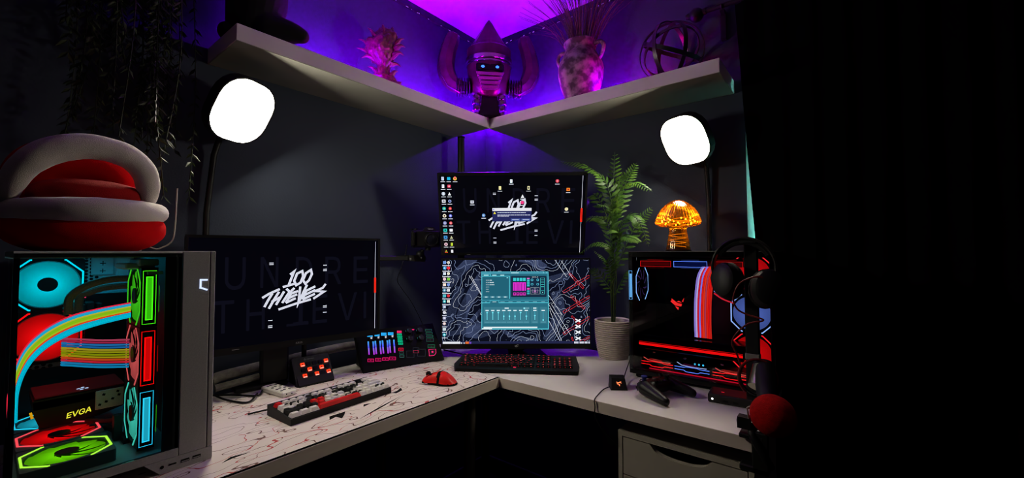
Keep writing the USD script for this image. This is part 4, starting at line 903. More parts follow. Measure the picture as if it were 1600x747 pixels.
cb = solo('dock_cable', B().tube(smoothcurve([(.957, -.465, .752), (.945, -.50, .748), (.955, -.565, .7475), (.965, -.6025, .747), (.968, -.606, .730), (.972, -.61, .70), (1.0, -.60, .655), (1.02, -.57, .62)], 8), .0016, 6), BLACK, 'thin black cable running from the dock over the desk edge', 'cable')
cb2 = solo('charging_cable', B().tube(smoothcurve([(.978, -.430, .757), (.955, -.36, .765), (.945, -.29, .80), (.94, -.21, .86), (.935, -.12, .93)], 8), .0016, 6), BLACK, 'thin black cable rising from the dock past the woven pot', 'cable')
gc = thing('game_controller', 'black game controller with a blue stick lying on the right desk', 'game controller', (1.098, -.440, DZ), (0, 0, 72))
body = blob([(((-.040, .012, .028), .020), ((.040, .012, .028), .020)), (((-.050, .012, .028), .022), ((-.062, -.052, .017), .0145)), (((.050, .012, .028), .022), ((.062, -.052, .017), .0145)), (((-.062, -.050, .017), .0145), ((-.064, -.068, .0135), .012)), (((.062, -.050, .017), .0145), ((.064, -.068, .0135), .012)),
             (((-.03, .0, .028), .020), ((.03, .0, .028), .020)), (((-.05, .022, .030), .016), ((.05, .022, .030), .016))], .006, 6)
part(gc, 'shell', body, mat('controller_black', (.004, .004, .005), .4), smooth=True)
for s, c in ((-1, mat('stick_blue', (.012, .02, .16), .4)), (1, RUBBER)):
    x, y = (-.046, .018) if s < 0 else (.022, -.010)
    t = part(gc, 'thumb_stick', B().cyl((x, y, .045), (x, y, .058), .006).lathe([(0, 0), (.009, .0), (.0098, .002), (.0088, .0045), (.006, .0035), (0, .003)], 20, TB(x, y, .057)), c)
    part(t, 'socket_ring', B().lathe([(.0125, 0), (.014, .001), (.0125, .0025), (.011, .001)], 24, TB(x, y, .0455)), GLOSSB)
part(gc, 'direction_pad', B().box((-.020, -.010, .0485), (.020, .0065, .005), bev=.001).box((-.020, -.010, .0485), (.0065, .020, .005), bev=.001), GLOSSB)
for dx, dy in ((0, .011), (0, -.011), (.011, 0), (-.011, 0)): part(gc, 'face_button', B().cyl((.046 + dx, .018 + dy, .046), (.046 + dx, .018 + dy, .0515), .0048, .0044, 16), GLOSSB)
for s in (-1, 1):
    part(gc, 'bumper', B().hull([(s * x, y, z) for x, y, z in ((.022, .036, .030), (.066, .026, .030), (.068, .016, .034), (.022, .040, .038), (.060, .034, .038), (.03, .034, .041))]), GLOSSB)
    part(gc, 'trigger', B().hull([(s * x, y, z) for x, y, z in ((.036, .036, .016), (.062, .030, .016), (.038, .046, .026), (.060, .040, .026), (.040, .036, .030), (.060, .030, .030))]), BLACK)
part(gc, 'menu_button', B().cyl((0, .014, .046), (0, .014, .0495), .0085, .008, 20).cyl((-.016, .010, .046), (-.016, .010, .049), .003).cyl((.016, .010, .046), (.016, .010, .049), .003), mat('chrome_grey', (.4, .4, .42), .25, 1.))
hb_ = thing('usb_hub', 'flat black hub with a tiny white light in front of the dark computer', 'hub', (1.228, -.412, DZ), (0, 0, 5))
part(hb_, 'body', B().span((0, 0, .001), (.13, .075, .026), bev=.003), mat('hub_black', (.02, .018, .02), .3))
part(hb_, 'power_light', B().cyl((.012, -.0006, .012), (.012, .001, .012), .0032, seg=12), glow('light_white', (.9, .9, .95), 1.6))
part(hb_, 'red_light', B().box((.036, .03, .0262), (.008, .003, .0004)), glow('light_red', emis((255, 30, 50)), .9))
part(hb_, 'socket', B().span((.04, -.0003, .007), (.053, .001, .013)).span((.065, -.0003, .007), (.078, .001, .013)), SOCK)
for x in (.01, .12): part(hb_, 'foot', B().cyl((x, .01, 0), (x, .01, .002), .005).cyl((x, .065, 0), (x, .065, .002), .005), RUBBER)
# ================================================================= drawer unit
AX0, AX1, AY, AT = 1.025, 1.367, -.575, .668
DRW = noisy('drawer_paint', (.36, .32, .27), (.39, .345, .295), 6., .5)
dw = thing('drawer_unit', 'beige drawer unit with cut-out handles under the right desk', 'drawer unit', (AX0, AY, 0))
Wd = AX1 - AX0
part(dw, 'carcass', B().span((0, .018, .02), (.018, .40, AT), bev=.001).span((Wd - .018, .018, .02), (Wd, .40, AT), bev=.001).span((.018, .018, AT - .016), (Wd - .018, .40, AT)).span((.018, .39, .02), (Wd - .018, .4, AT - .016)).span((.018, .018, .02), (Wd - .018, .39, .036))
     .span((0, 0, .02), (.012, .018, AT)).span((Wd - .012, 0, .02), (Wd, .018, AT)).span((.012, 0, AT - .014), (Wd - .012, .018, AT)), DRW)
zt = AT - .016
hs = [.105, .105, .11, .13, .16]
for k, h_ in enumerate(hs):
    x0, x1, z1 = .0145, Wd - .0145, zt - .001; z0 = zt - h_ + .002
    cut = Polygon([(x, z) for x, z in smoothcurve([(.085, z1 + .004, 0), (.094, z1 - .003, 0), (.108, z1 - .017, 0), (.135, z1 - .025, 0), (.17, z1 - .027, 0), (.205, z1 - .025, 0), (.232, z1 - .017, 0), (.246, z1 - .003, 0), (.255, z1 + .004, 0)], 5)[:, :2]] + [(.255, z1 + .02), (.085, z1 + .02)])
    part(dw, 'drawer', B().ext(sbox(x0, z0, x1, z1).difference(cut), .016, UPat(.017)).span((.022, .02, z0 + .01), (Wd - .022, .37, z0 + .014)), DRW, smooth=False)
    zt -= h_
for x in (.03, Wd - .03):
    for y in (.05, .36): part(dw, 'castor', B().cyl((x - .012, y, .02), (x + .012, y, .02), .02).box((x, y, .03), (.03, .03, .008)), BLACK)
# ================================================================= dark computer on the right desk
pr = thing('computer_tower', 'black glass-sided computer with red and blue lights on the right desk', 'computer', (.949, -.310, DZ))
PW_, PH, PD = .438, .436, .242
part(pr, 'frame', B().span((0, .0055, .012), (.014, PD, PH), bev=.002).span((PW_ - .012, .004, .012), (PW_, PD, PH), bev=.002).span((0, .004, PH - .020), (PW_, PD, PH), bev=.002).span((0, .004, .012), (PW_, PD, .030), bev=.002).span((.01, PD - .006, .02), (PW_ - .01, PD, PH - .01)), BLACK)
part(pr, 'roof_edge', B().span((.0, .0005, PH - .003), (PW_, .006, PH - .0005)), mat('edge_dark_grey', (.05, .05, .052), .4))
for x in (.02, PW_ - .06): part(pr, 'foot', B().span((x, .01, 0), (x + .04, PD - .01, .012), bev=.003), RUBBER)
part(pr, 'side_glass', B().span((.002, .0, .028), (PW_ - .002, .003, PH - .004)), GLASSD)
part(pr, 'bracket_mark', B().add(text2d(']', .008), TB(.028, .0035, PH - .030) @ UP90), glow('faint_grey', (.2, .2, .22), .6))
RB, BB_ = (255, 20, 26), (95, 135, 255)
for x0, x1, c, k in ((.036, .142, RB, .5), (.150, .255, BB_, 1.), (.267, .356, RB, .5)):
    f_ = part(pr, 'case_fan', B().span((x0, .022, PH - .050), (x1, .14, PH - .026)), BLACK)
    fan_side_M = TB((x0 + x1) / 2, .0215, PH - .043) @ UP90
    part(f_, 'side_light', B().ext(ring(sbox(-(x1 - x0) / 2, -.010, (x1 - x0) / 2, .010), .0018), .0016, fan_side_M), glow('bar_ring_%d' % c[2], emis(c), k * 1.1))
    part(f_, 'side_light', B().ext(sbox(-(x1 - x0) / 2 + .004, -.006, (x1 - x0) / 2 - .004, .006), .0008, fan_side_M), glow('bar_fill_%d' % c[2], emis((110, 4, 8) if c == RB else (14, 28, 95)), .4))
    part(f_, 'glint', B().ext(unary_union([sbox(-.028, .0135, .028, .0142), sbox(-.03, -.0142, .03, -.0135)]), .0006, fan_side_M), glow('bar_glint_%d' % c[2], emis(c), .35))
# side fan by the left wall of the case
f_ = fan(pr, TB(.0165, .088, .318) @ rotm(0, 90, 0), .122, (90, 60, 130), ring_rgb=(140, 190, 255), ring_k=1.3, core_k=.35, rim_k=.25, sides='UD')
fan_side(f_, TB(.0075, .0052, .318) @ FRONT, .112, (110, 185, 255), .012)
# fans at the back right
for zc, c, rc in ((.362, (240, 12, 22), (255, 40, 50)), (.236, (95, 120, 215), (150, 185, 255)), (.110, (240, 10, 16), (255, 30, 40))):
    f_ = fan(pr, TB(.362, .115, zc) @ FRONT, .124, c, ring_rgb=rc, ring_k=1.2, core_k=.8, rim_k=.5)
    part(f_, 'edge_light', B().span((.426, .06, zc - .045), (.4275, .065, zc + .045)).span((.432, .05, zc - .045), (.4335, .055, zc + .045)), glow('edge_r_%d' % rc[2], emis(rc), 1.))
part(pr, 'circuit_board', B().span((.06, .20, .10), (.30, .204, .40)), mat('board_black', (.008, .008, .009), .4))
part(pr, 'cooler_block', B().cyl((.115, .20, .245), (.115, .155, .245), .036, seg=28), GLOSSB)
lg = B(); EM = TB(.118, .154, .245) @ UP90 @ np.diag([1.35, 1.35, 1, 1])
for q in ([(-.016, .006), (-.004, -.004), (.012, -.006), (.014, .001), (.002, .003), (-.010, .012)], [(-.012, .014), (-.006, .004), (-.013, .008)], [(-.004, -.006), (.004, -.016), (.006, -.009)], [(.0, .006), (.014, .004), (.006, .009)], [(.014, .008), (.020, .018), (.017, .006)]): lg.ext(Polygon(q), .0008, EM)
part(pr, 'lit_badge', lg, glow('badge_red', emis((255, 45, 45)), 1.1), label='glowing red slanted-eye badge')
part(pr, 'memory_light', B().span((.200, .16, .238), (.2035, .164, .262)), glow('ram_blue', emis((50, 80, 255)), .7))
rib = [(150, 130, 230), (205, 190, 255), (235, 30, 50), (160, 130, 255), (255, 30, 26), (255, 60, 30), (200, 60, 90), (255, 40, 24), (255, 20, 20), (230, 40, 30)]
for k, c in enumerate(rib):
    u = (k + .5) / len(rib)
    part(pr, 'lit_cable', B().tube(smoothcurve([(.226 + .052 * u, .10, .393), (.214 + .054 * u, .06, .355), (.206 + .054 * u, .055, .29), (.202 + .054 * u, .058, .22), (.200 + .054 * u, .07, .15)], 6), .0027, 6), glow('rcable_%d_%d_%d' % c, emis(c), .95))
for k in range(5):
    c = [(255, 40, 60), (205, 120, 200), (255, 30, 40), (150, 160, 255), (240, 40, 60)][k]
    part(pr, 'lit_cable', B().tube(smoothcurve([(.262, .075, .33 - .008 * k), (.285, .09, .315 - .009 * k), (.315, .11, .305 - .010 * k)], 5), .0026, 6), glow('rcable_%d_%d_%d' % c, emis(c), .8))
part(pr, 'coolant_hose', B().tube(smoothcurve([(.15, .16, .26), (.20, .13, .30), (.24, .12, .36), (.25, .12, .41)], 6), .009, 10), RUBBER)
part(pr, 'power_shroud', B().span((.014, .03, .105), (.36, .20, .145), bev=.003), GLOSSB)
g_ = part(pr, 'graphics_card', B().span((.03, .012, .100), (.355, .15, .135), bev=.004), GLOSSB)
part(g_, 'light_bar', B().span((.032, .0105, .1135), (.352, .0125, .1215)), glow('gpu_bar_red', emis((255, 14, 16)), 1.1))
part(g_, 'light_bar', B().span((.032, .0105, .1235), (.352, .0125, .1260)), glow('gpu_bar_red2', emis((200, 6, 10)), .7))
for k, (x0, c) in enumerate(((.034, RB), (.147, BB_), (.264, RB))):
    f_ = part(pr, 'case_fan', B().span((x0 - .002, .03, .036), (x0 + .112, .15, .060), bev=.003), BLACK)
    sc = .106 / .1; M2 = TB(x0, .0295, .048) @ UP90
    hx = [[(0, .006), (.028, .006), (.036, .0085), (.07, .0085), (.078, .006), (.106, .006)], [(0, -.003), (.028, -.003), (.036, -.0075), (.072, -.0075), (.08, -.003), (.106, -.003)], [(.008, .020), (.022, .0125), (.060, .0105), (.098, .0115)]]
    for q, kk in zip(hx, (1., 1., .7)): part(f_, 'side_light', B().ext(LineString(q).buffer(.0011), .0014, M2), glow('low_ring_%d_%d' % (c[2], kk * 10), emis(c if kk == 1 else (255, 90, 80) if c == RB else (190, 200, 255)), 1.1 * kk))
    part(f_, 'side_fill', B().ext(Polygon([(.022, .0125), (.07, .0115), (.07, .017), (.03, .019)]), .0008, M2), glow('low_fill_%d' % c[2], emis((200, 14, 18) if c == RB else (90, 20, 60)), .35))
dt = B()
for k in range(3): dt.sphere((.213 + .0125 * k, .02, .072), .0032, 1)
part(pr, 'indicator_lights', dt, glow('dot_cyan', emis((60, 190, 235)), 1.)); part(pr, 'silver_screws', B().sphere((.085, .01, .093), .0028, 1, (1.8, .5, 1)).sphere((.185, .01, .088), .003, 1, (1.8, .5, 1)).sphere((.295, .01, .086), .003, 1, (1.8, .5, 1)), mat('silver', (.8, .8, .8), .2, 1.))
part(pr, 'floor_glow', B().span((.06, .03, .0302), (.40, .034, .033)), glow('floor_red', emis((190, 10, 40)), 1.0))
# ================================================================= headphones on their stand, microphone
hs_ = thing('headphone_stand', 'black upright headphone stand at the right end of the desk', 'headphone stand', (1.338, -.365, DZ))
part(hs_, 'base', B().cyl((0, 0, 0), (0, 0, .012), .026, .024, 28), BLACK)
part(hs_, 'post', B().span((-.0175, -.008, .012), (.0175, .008, .455), bev=.003), BLACK)
part(hs_, 'collar', B().span((-.019, -.0095, .128), (.019, .0095, .148), bev=.003), mat('collar_grey', (.30, .29, .25), .4, .6))
part(hs_, 'hook', B().hull([(x, y, z) for x in (-.02, .02) for y, z in ((-.05, .458), (-.05, .464), (.012, .452), (.012, .470), (-.02, .470))]), BLACK)
hp = thing('headphones', 'black over-ear headphones hanging on the stand in front of the dark computer', 'headphones', (1.325, -.402, 1.215))
arc = [(.078 * math.cos(a), .0, -.080 + .082 * math.sin(a)) for a in np.linspace(math.radians(-12), math.radians(192), 28)]
band = B()
for dy in (-.010, -.005, 0, .005, .010): band.tube(np.array(arc) + [0, dy, 0], .0042, 6)
part(hp, 'headband', band, mat('headband_black', (.012, .011, .010), .3))
part(hp, 'band_pad', B().tube([(.070 * math.cos(a), 0, -.080 + .072 * math.sin(a)) for a in np.linspace(.5, 2.64, 16)], .009, 8), RUBBER)
for s in (-1, 1):
    cx, cz = (-.040, -.118) if s < 0 else (.056, -.135)
    part(hp, 'yoke', B().tube(smoothcurve([(s * .077, 0, -.096), (s * .079, -.01, -.115), (cx + s * .020, -.02, cz + .01)], 5), .005, 8), BLACK)
    Mc = TB(cx, -.012, cz) @ rotm(78, 14 * s, 24 * s)
    part(hp, 'ear_cup', B().lathe([(0, .030), (.026, .029), (.038, .022), (.043, .010), (.043, 0), (.036, -.004), (0, -.004)], 32, Mc @ np.diag([.92, 1.22, 1, 1])), BLACK)
    part(hp, 'ear_pad', B().lathe([(.020, -.004), (.040, -.003), (.045, -.010), (.042, -.021), (.030, -.024), (.019, -.018), (.020, -.004)], 32, Mc @ np.diag([.92, 1.22, 1, 1])), RUBBER)
CORD = mat('cord_red_black', (.12, .012, .012), .35)
part(hp, 'cord', B().tube(np.array(smoothcurve([(.066, .0, .262), (.045, -.012, .292), (.0, -.02, .275), (-.018, -.02, .235), (-.012, -.014, .205), (.01, -.01, .19), (.05, -.008, .178), (.015, -.014, .165), (-.012, -.016, .138), (-.025, -.014, .108), (-.012, -.008, .072), (-.004, -.004, .03)], 8)) + [0, -.028, -.395], .0024, 8), CORD)
mc = thing('microphone', 'boom microphone with a round red foam windscreen at the desk end', 'microphone', (1.372, -.520, DZ))
bc = np.array([.0405, -.10, .068])
part(mc, 'windscreen', B().add((lambda q: (q.vertices * (1 + .012 * (meshkit.fbm(q.vertices * 12 + 3, 3, 2) - .5))[:, None] * .0455, q.faces))(trimesh.creation.icosphere(4, 1.0)), TB(*bc)), noisy('red_foam', (.34, .002, .003), (.24, .0015, .002), 120., .95, bump=.6, bscale=600, specular_ior_level=.1), label='round red foam windscreen', smooth=True)
part(mc, 'body', B().cyl(bc + [-.012, .025, .022], (.010, .010, .150), .021, .024, 28), BLACK)
part(mc, 'metal_sleeve', B().cyl((.004, -.028, .104), (.010, .004, .146), .0235, .0235, 28), mat('sleeve_brass', (.42, .40, .30), .3, 1.))
part(mc, 'shock_mount', B().tube([(.0 + .040 * math.cos(a), -.012 + .012 * math.cos(a), .122 + .046 * math.sin(a)) for a in np.linspace(-1.0, 4.0, 30)], .0032, 8), CORD)
part(mc, 'shock_mount', B().tube([(-.004 + .038 * math.cos(a), .016 + .012 * math.cos(a), .118 + .044 * math.sin(a)) for a in np.linspace(0, 2 * math.pi, 32)], .003, 8), BLACK)
part(mc, 'bracket', B().tube([(.014, -.085, .088), (-.012, -.088, .070), (-.008, -.09, .040)], .0024, 6), mat('wire_grey', (.45, .45, .45), .3, 1.))
part(mc, 'knob', B().hull([(x, y, z) for x in (-.032, -.006) for y in (-.095, -.07) for z in (.022, .048)] + [(-.036, -.082, .035)]), BLACK)
part(mc, 'boom_arm', B().tube(smoothcurve([(.012, .012, .152), (.028, .0, .10), (.020, -.04, .04), (-.004, -.086, .018), (.022, -.093, -.03), (.03, -.07, -.06)], 6), .009, 10), BLACK)
part(mc, 'clamp', B().span((-.004, -.093, -.075), (.03, -.0815, .02), bev=.003).span((-.03, -.093, -.075), (.03, -.06, -.060), bev=.003).span((-.03, -.0935, .0002), (.02, -.055, .010), bev=.002), BLACK)
# ================================================================= mushroom lamp
ml_ = thing('mushroom_lamp', 'ribbed amber glass mushroom lamp on top of the dark computer', 'lamp', (1.080, -.170, DZ + PH))
prof = smoothcurve([(.041, .002, 0), (.040, .012, 0), (.036, .035, 0), (.0315, .060, 0), (.029, .080, 0), (.036, .086, 0), (.056, .088, 0), (.0745, .098, 0), (.0775, .108, 0), (.072, .125, 0), (.058, .150, 0), (.036, .172, 0), (.014, .184, 0), (.0005, .186, 0)], 4)[:, :2]
def ribbed(profile, n, amp):
    seg = n * 4; v, f = lathe(profile, seg); a = np.arctan2(v[:, 1], v[:, 0]); r = np.hypot(v[:, 0], v[:, 1]); k = 1 + amp * np.cos(a * n) * np.clip(r / .03, 0, 1)
    v[:, 0] *= k; v[:, 1] *= k; return v, f
AMBER = usdkit.material(stage, '/World/Looks/amber_glass', {'t': ('transparent_bsdf', {'color': (.40, .17, .025)}), 'd': ('translucent_bsdf', {'color': (.7, .33, .04)}), 'g': ('glossy_bsdf', {'color': (1., .9, .8), 'roughness': .08}), 'f': ('fresnel', {'IOR': 1.6}), 'm1': ('mix_closure', {'fac': .05}), 'm': ('mix_closure', {})},
    [('t.BSDF', 'm1.closure1'), ('d.BSDF', 'm1.closure2'), ('f.fac', 'm.fac'), ('m1.closure', 'm.closure1'), ('g.BSDF', 'm.closure2')], surface='m.closure')
part(ml_, 'glass_body', ribbed(prof, 40, .012), AMBER, smooth=True)
part(ml_, 'base', B().lathe([(0, 0), (.0425, 0), (.043, .004), (.041, .007), (0, .007)], 40), mat('lamp_base', (.02, .012, .006), .3))
wire = B(); T_ = np.linspace(0, 1, 240)
wire.tube([( (.060 - .018 * abs(2 * t - 1)) * math.cos(t * 4 * 2 * math.pi), (.060 - .018 * abs(2 * t - 1)) * math.sin(t * 4 * 2 * math.pi), .094 + .022 * t + .003 * math.sin(t * 60)) for t in T_], .0014, 5)
wire.tube([(.026 * math.cos(t * 3 * 2 * math.pi), .026 * math.sin(t * 3 * 2 * math.pi), .014 + .050 * t) for t in T_[::2]], .0011, 5)
part(ml_, 'lit_wire', wire, glow('amber_wire', emis((255, 190, 60)), 2.2), label='coiled glowing amber light wire')
beads = B()
for t in np.linspace(0, 1, 26): beads.sphere(((.058 - .014 * abs(2 * t - 1)) * math.cos(t * 25.1), (.058 - .014 * abs(2 * t - 1)) * math.sin(t * 25.1), .096 + .022 * t), .0026, 1)
part(ml_, 'light_beads', beads, glow('amber_bead', emis((255, 190, 60)), 90.), kind='stuff')
# ================================================================= fern in a woven pot
fp = thing('potted_fern', 'green fern in a woven white pot behind the monitors', 'potted plant', (.790, -.092, DZ))
ROPE = noisy('woven_rope', (.52, .45, .39), (.40, .34, .29), 60., .85, bump=.3, bscale=300, stretch=(1, 1, 5))
pz = np.linspace(0, .155, 20); pv = []
for k in range(19):
    z0, z1 = pz[k], pz[k + 1]; r = .058 + .017 * math.sin(min(1, (z0 / .155) * 1.25) * math.pi / 2)
    for t in np.linspace(0, math.pi, 5)[:-1]: pv.append((r + .0028 * math.sin(t), z0 + (z1 - z0) * t / math.pi))
part(fp, 'pot', B().lathe([(0, 0)] + pv + [(.072, .155), (.066, .150), (.064, .12), (0, .12)], 40), ROPE)
part(fp, 'soil', B().cyl((0, 0, .118), (0, 0, .128), .063), mat('soil', (.02, .014, .01), .95))
FERN = usdkit.material(stage, '/World/Looks/fern_leaf', {'o': ('object_info', {}), 't': ('texture_coordinate', {}), 'n': ('noise_texture', {'scale': 14.}), 'r': ('rgb_ramp', {'ramp': [(0, (.016, .060, .006)), (.45, (.045, .13, .010)), (.75, (.11, .24, .016)), (1, (.16, .31, .02))]}),
    'd': ('principled_bsdf', {'roughness': .5}), 'l': ('translucent_bsdf', {}), 'm': ('mix_closure', {'fac': .3})},
    [('t.object', 'n.vector'), ('n.fac', 'r.fac'), ('r.color', 'd.base_color'), ('r.color', 'l.color'), ('d.BSDF', 'm.closure1'), ('l.BSDF', 'm.closure2')], surface='m.closure')
def frond(pts, wid, n=26, upn=(0, -.5, 1.), droop=.25, rng=RNG):
    """a midrib with paired pointed leaflets"""
    c = smoothcurve(pts, 8); d = np.gradient(c, axis=0); d /= np.linalg.norm(d, axis=1)[:, None]
    q = B().tube(c, np.linspace(.0018, .0006, len(c)), 5); V, Fc = [], []
    up = np.array(upn, float)
    for i in range(n):
        t = .10 + .89 * i / (n - 1); k = min(len(c) - 1, int(t * (len(c) - 1))); p, dd = c[k], d[k]
        side = np.cross(dd, up); side /= np.linalg.norm(side) + 1e-9; nn = np.cross(side, dd)
        L = wid * (min(1, t / .3) ** .45 * (1 - t) ** .5 + .07)
        for s in (-1, 1):
            a = side * s * .86 + dd * .5 + nn * (-droop * rng.uniform(.6, 1.4)); a /= np.linalg.norm(a); w_ = np.cross(a, nn); w_ /= np.linalg.norm(w_) + 1e-9
            b0 = len(V); hw = L * .13
            V += [p, p + a * L * .35 + w_ * hw + nn * .0012, p + a * L * .35 - w_ * hw + nn * .0012, p + a * L * .75 + w_ * hw * .7, p + a * L * .75 - w_ * hw * .7, p + a * L - nn * L * .06]
            Fc += [[b0, b0 + 1, b0 + 2], [b0 + 1, b0 + 3, b0 + 4], [b0 + 1, b0 + 4, b0 + 2], [b0 + 3, b0 + 5, b0 + 4]]
    q.add((np.array(V), np.array(Fc))); return q
def fr(pts, wid, **k):
    o = np.array([.790, -.092, DZ]); part(fp, 'frond', frond([np.array(p) - o for p in pts], wid, **k), FERN, smooth=False)
st0 = (.80, -.092, .90)
fr([(.80, -.09, 1.30), (.785, -.13, 1.46), (.72, -.19, 1.535), (.62, -.22, 1.560)], .062)
fr([(.81, -.09, 1.28), (.84, -.13, 1.42), (.92, -.17, 1.445), (1.00, -.20, 1.400)], .044)
fr([(.80, -.09, 1.32), (.795, -.085, 1.46), (.80, -.08, 1.60)], .060, upn=(0, -1, .2))
fr([(.80, -.09, 1.30), (.84, -.07, 1.46), (.885, -.06, 1.545)], .055, upn=(.3, -1, .3))
fr([(.80, -.09, 1.30), (.83, -.10, 1.47), (.90, -.12, 1.505)], .045, upn=(0, -1, 1))
fr([(.79, -.09, 1.22), (.80, -.13, 1.35), (.765, -.18, 1.375)], .040)
fr([(.80, -.09, 1.22), (.81, -.13, 1.34), (.835, -.18, 1.385)], .036)
fr([(.79, -.09, 1.15), (.78, -.12, 1.30), (.70, -.13, 1.325), (.65, -.12, 1.27)], .050)
fr([(.80, -.09, 1.15), (.85, -.11, 1.31), (.91, -.12, 1.31), (.955, -.12, 1.20)], .055)
fr([(.80, -.09, 1.10), (.84, -.13, 1.23), (.90, -.16, 1.235), (.945, -.175, 1.215)], .042)
fr([(.80, -.09, 1.08), (.80, -.12, 1.19), (.74, -.15, 1.215), (.67, -.16, 1.17)], .036)
fr([(.79, -.10, 1.05), (.79, -.15, 1.14), (.755, -.19, 1.185)], .036)
fr([(.79, -.10, 1.05), (.80, -.15, 1.14), (.835, -.19, 1.180)], .036)
fr([(.80, -.09, 1.12), (.84, -.14, 1.24), (.83, -.17, 1.265), (.805, -.19, 1.25)], .036)
fr([(.80, -.09, 1.25), (.72, -.09, 1.42), (.66, -.10, 1.38), (.64, -.11, 1.30)], .055)
fr([(.80, -.09, 1.20), (.76, -.05, 1.42), (.70, -.04, 1.52)], .055, upn=(0, -1, .3))
fr([(.80, -.09, 1.10), (.87, -.05, 1.28), (.94, -.04, 1.36)], .050, upn=(0, -1, .3))
fr([(.80, -.09, 1.00), (.86, -.10, 1.10), (.90, -.12, 1.06)], .040)
fr([(.80, -.09, 1.00), (.72, -.11, 1.10), (.66, -.13, 1.08)], .042)
stem = B()
for dx, dy, z in ((0, 0, 1.32), (.01, .01, 1.30), (-.008, .004, 1.2), (.008, -.006, 1.12), (-.004, -.01, 1.05)): stem.tube(smoothcurve([(dx * .5, dy * .5, .12), (dx, dy, .3), (.010 + dx, dy, z - DZ)], 5), .0025, 6)
part(fp, 'stems', stem, mat('fern_stem', (.03, .05, .012), .6))
# ================================================================= things on the shelves
CHROME = mat('dark_chrome', (.34, .26, .34), .16, 1.); MAROON = noisy('maroon_lacquer', (.07, .022, .036), (.035, .012, .02), 18., .3, metal=.35)
sp = thing('metal_sculpture', 'dark metal spire sculpture with raised side arms and two blue lamps at the shelf corner', 'sculpture', (.207, -.207, SH_T), (0, 0, 45))
part(sp, 'base_plate', B().span((-.125, -.075, 0), (.125, .09, .008), bev=.002), GLOSSB)
part(sp, 'pedestal', B().hull([(x, y, z) for x, y, z in ((-.05, -.045, .008), (.05, -.045, .008), (.05, .045, .008), (-.05, .045, .008), (-.036, -.035, .12), (.036, -.035, .12), (.036, .04, .12), (-.036, .04, .12))]), GLOSSB)
for s in (-1, 1):
    for z, r in ((.022, .014), (.050, .020), (.080, .022), (.104, .019)): part(sp, 'chrome_drum', B().lathe([(0, -.011), (r * .9, -.011), (r, -.008), (r, .008), (r * .9, .011), (0, .011)], 20, TB(s * .060, -.030, z)), CHROME)
part(sp, 'body', B().lathe([(0, .108), (.060, .112), (.084, .135), (.100, .18), (.106, .235), (.108, .30), (.108, .345), (.100, .352), (.094, .356), (0, .36)], 36, np.diag([1, .82, 1, 1.])), MAROON)
part(sp, 'brow_ring', B().lathe([(.109, .276), (.114, .279), (.114, .297), (.109, .300)], 36, np.diag([1, .82, 1, 1.])).lathe([(.1085, .262), (.112, .264), (.112, .270), (.1085, .272)], 36, np.diag([1, .82, 1, 1.])), CHROME)
part(sp, 'spire', B().lathe([(.096, .354), (.088, .372), (.066, .405), (.040, .446), (.018, .482), (.004, .500), (.0002, .503)], 8, np.diag([1, .82, 1, 1.])), MAROON, smooth=False)
ROSE = noisy('rose_metal', (.42, .20, .36), (.30, .14, .26), 14., .35, metal=.6)
for k in range(4): part(sp, 'front_slat', B().hull([(s * w_, y, z) for s in (-1, 1) for w_, y, z in ((.066 - .008 * k, -.080 + .001 * k, .208 - .021 * k), (.064 - .008 * k, -.092 + .001 * k, .205 - .021 * k), (.060 - .008 * k, -.090 + .001 * k, .192 - .021 * k), (.058 - .008 * k, -.070, .191 - .021 * k))]), ROSE, smooth=False)
part(sp, 'lamp_bar', B().box((0, -.076, .232), (.13, .022, .038), bev=.006), GLOSSB)
for s in (-1, 1):
    part(sp, 'lamp_socket', B().cyl((s * .034, -.080, .232), (s * .034, -.068, .232), .019, .021, 20), GLOSSB)
    part(sp, 'blue_lamp', B().sphere((s * .034, -.083, .232), .0085, 2, (1.35, .7, 1)), glow('lamp_blue', (.03, .13, 1.), 3.))
    A = smoothcurve([(s * .085, .0, .165), (s * .135, -.004, .160), (s * .182, -.006, .185), (s * .208, -.004, .25), (s * .200, .004, .33), (s * .180, .010, .40), (s * .172, .012, .432)], 6)
    part(sp, 'side_arm', B().tube(A, np.interp(np.linspace(0, 1, len(A)), [0, .15, .45, .8, .96, 1], [.026, .034, .043, .038, .030, .012]), 8), MAROON, smooth=False)
    for k in range(6): part(sp, 'louver', B().lathe([(0, 0), (.043, 0), (.046, .002), (.043, .0055), (0, .0055)], 16, TB(s * (.092 + .0120 * k), -.010, .158) @ rotm(0, 90 * s, 0)), CHROME)
    part(sp, 'trim_line', B().tube([(s * .14, -.045, .118), (s * .20, -.04, .150), (s * .235, -.030, .215)], .0028, 6).tube([(s * .12, -.046, .122), (s * .14, -.045, .118)], .0024, 6), CHROME)
# carved sculpture on the left shelf
cv = thing('carved_sculpture', 'small twisted reddish carving with ragged flame-like tips on the left shelf', 'sculpture', (.120, -.742, SH_T), (0, 0, 52))
WOOD = noisy('carved_resin', (.16, .055, .060), (.08, .028, .032), 60., .38, bump=.5, bscale=200)
bm = blob([(((.03, 0, .012), .046), ((-.01, 0, .060), .034)), (((-.01, 0, .06), .034), ((.0, 0, .115), .024)), (((.0, 0, .115), .026), ((-.012, 0, .175), .058)), (((-.012, 0, .175), .056), ((.010, 0, .215), .046)), (((-.04, 0, .012), .026), ((-.055, 0, .006), .012)), (((.03, 0, .012), .04), ((.075, 0, .008), .014))], .007, 4)
v = bm.vertices; nrm = bm.vertex_normals; ridg = np.abs(meshkit.fbm(np.c_[v[:, 0] * 34 + v[:, 2] * 20, v[:, 1] * 34, v[:, 2] * 30 - v[:, 0] * 22], 3, 4) - .5) * 2
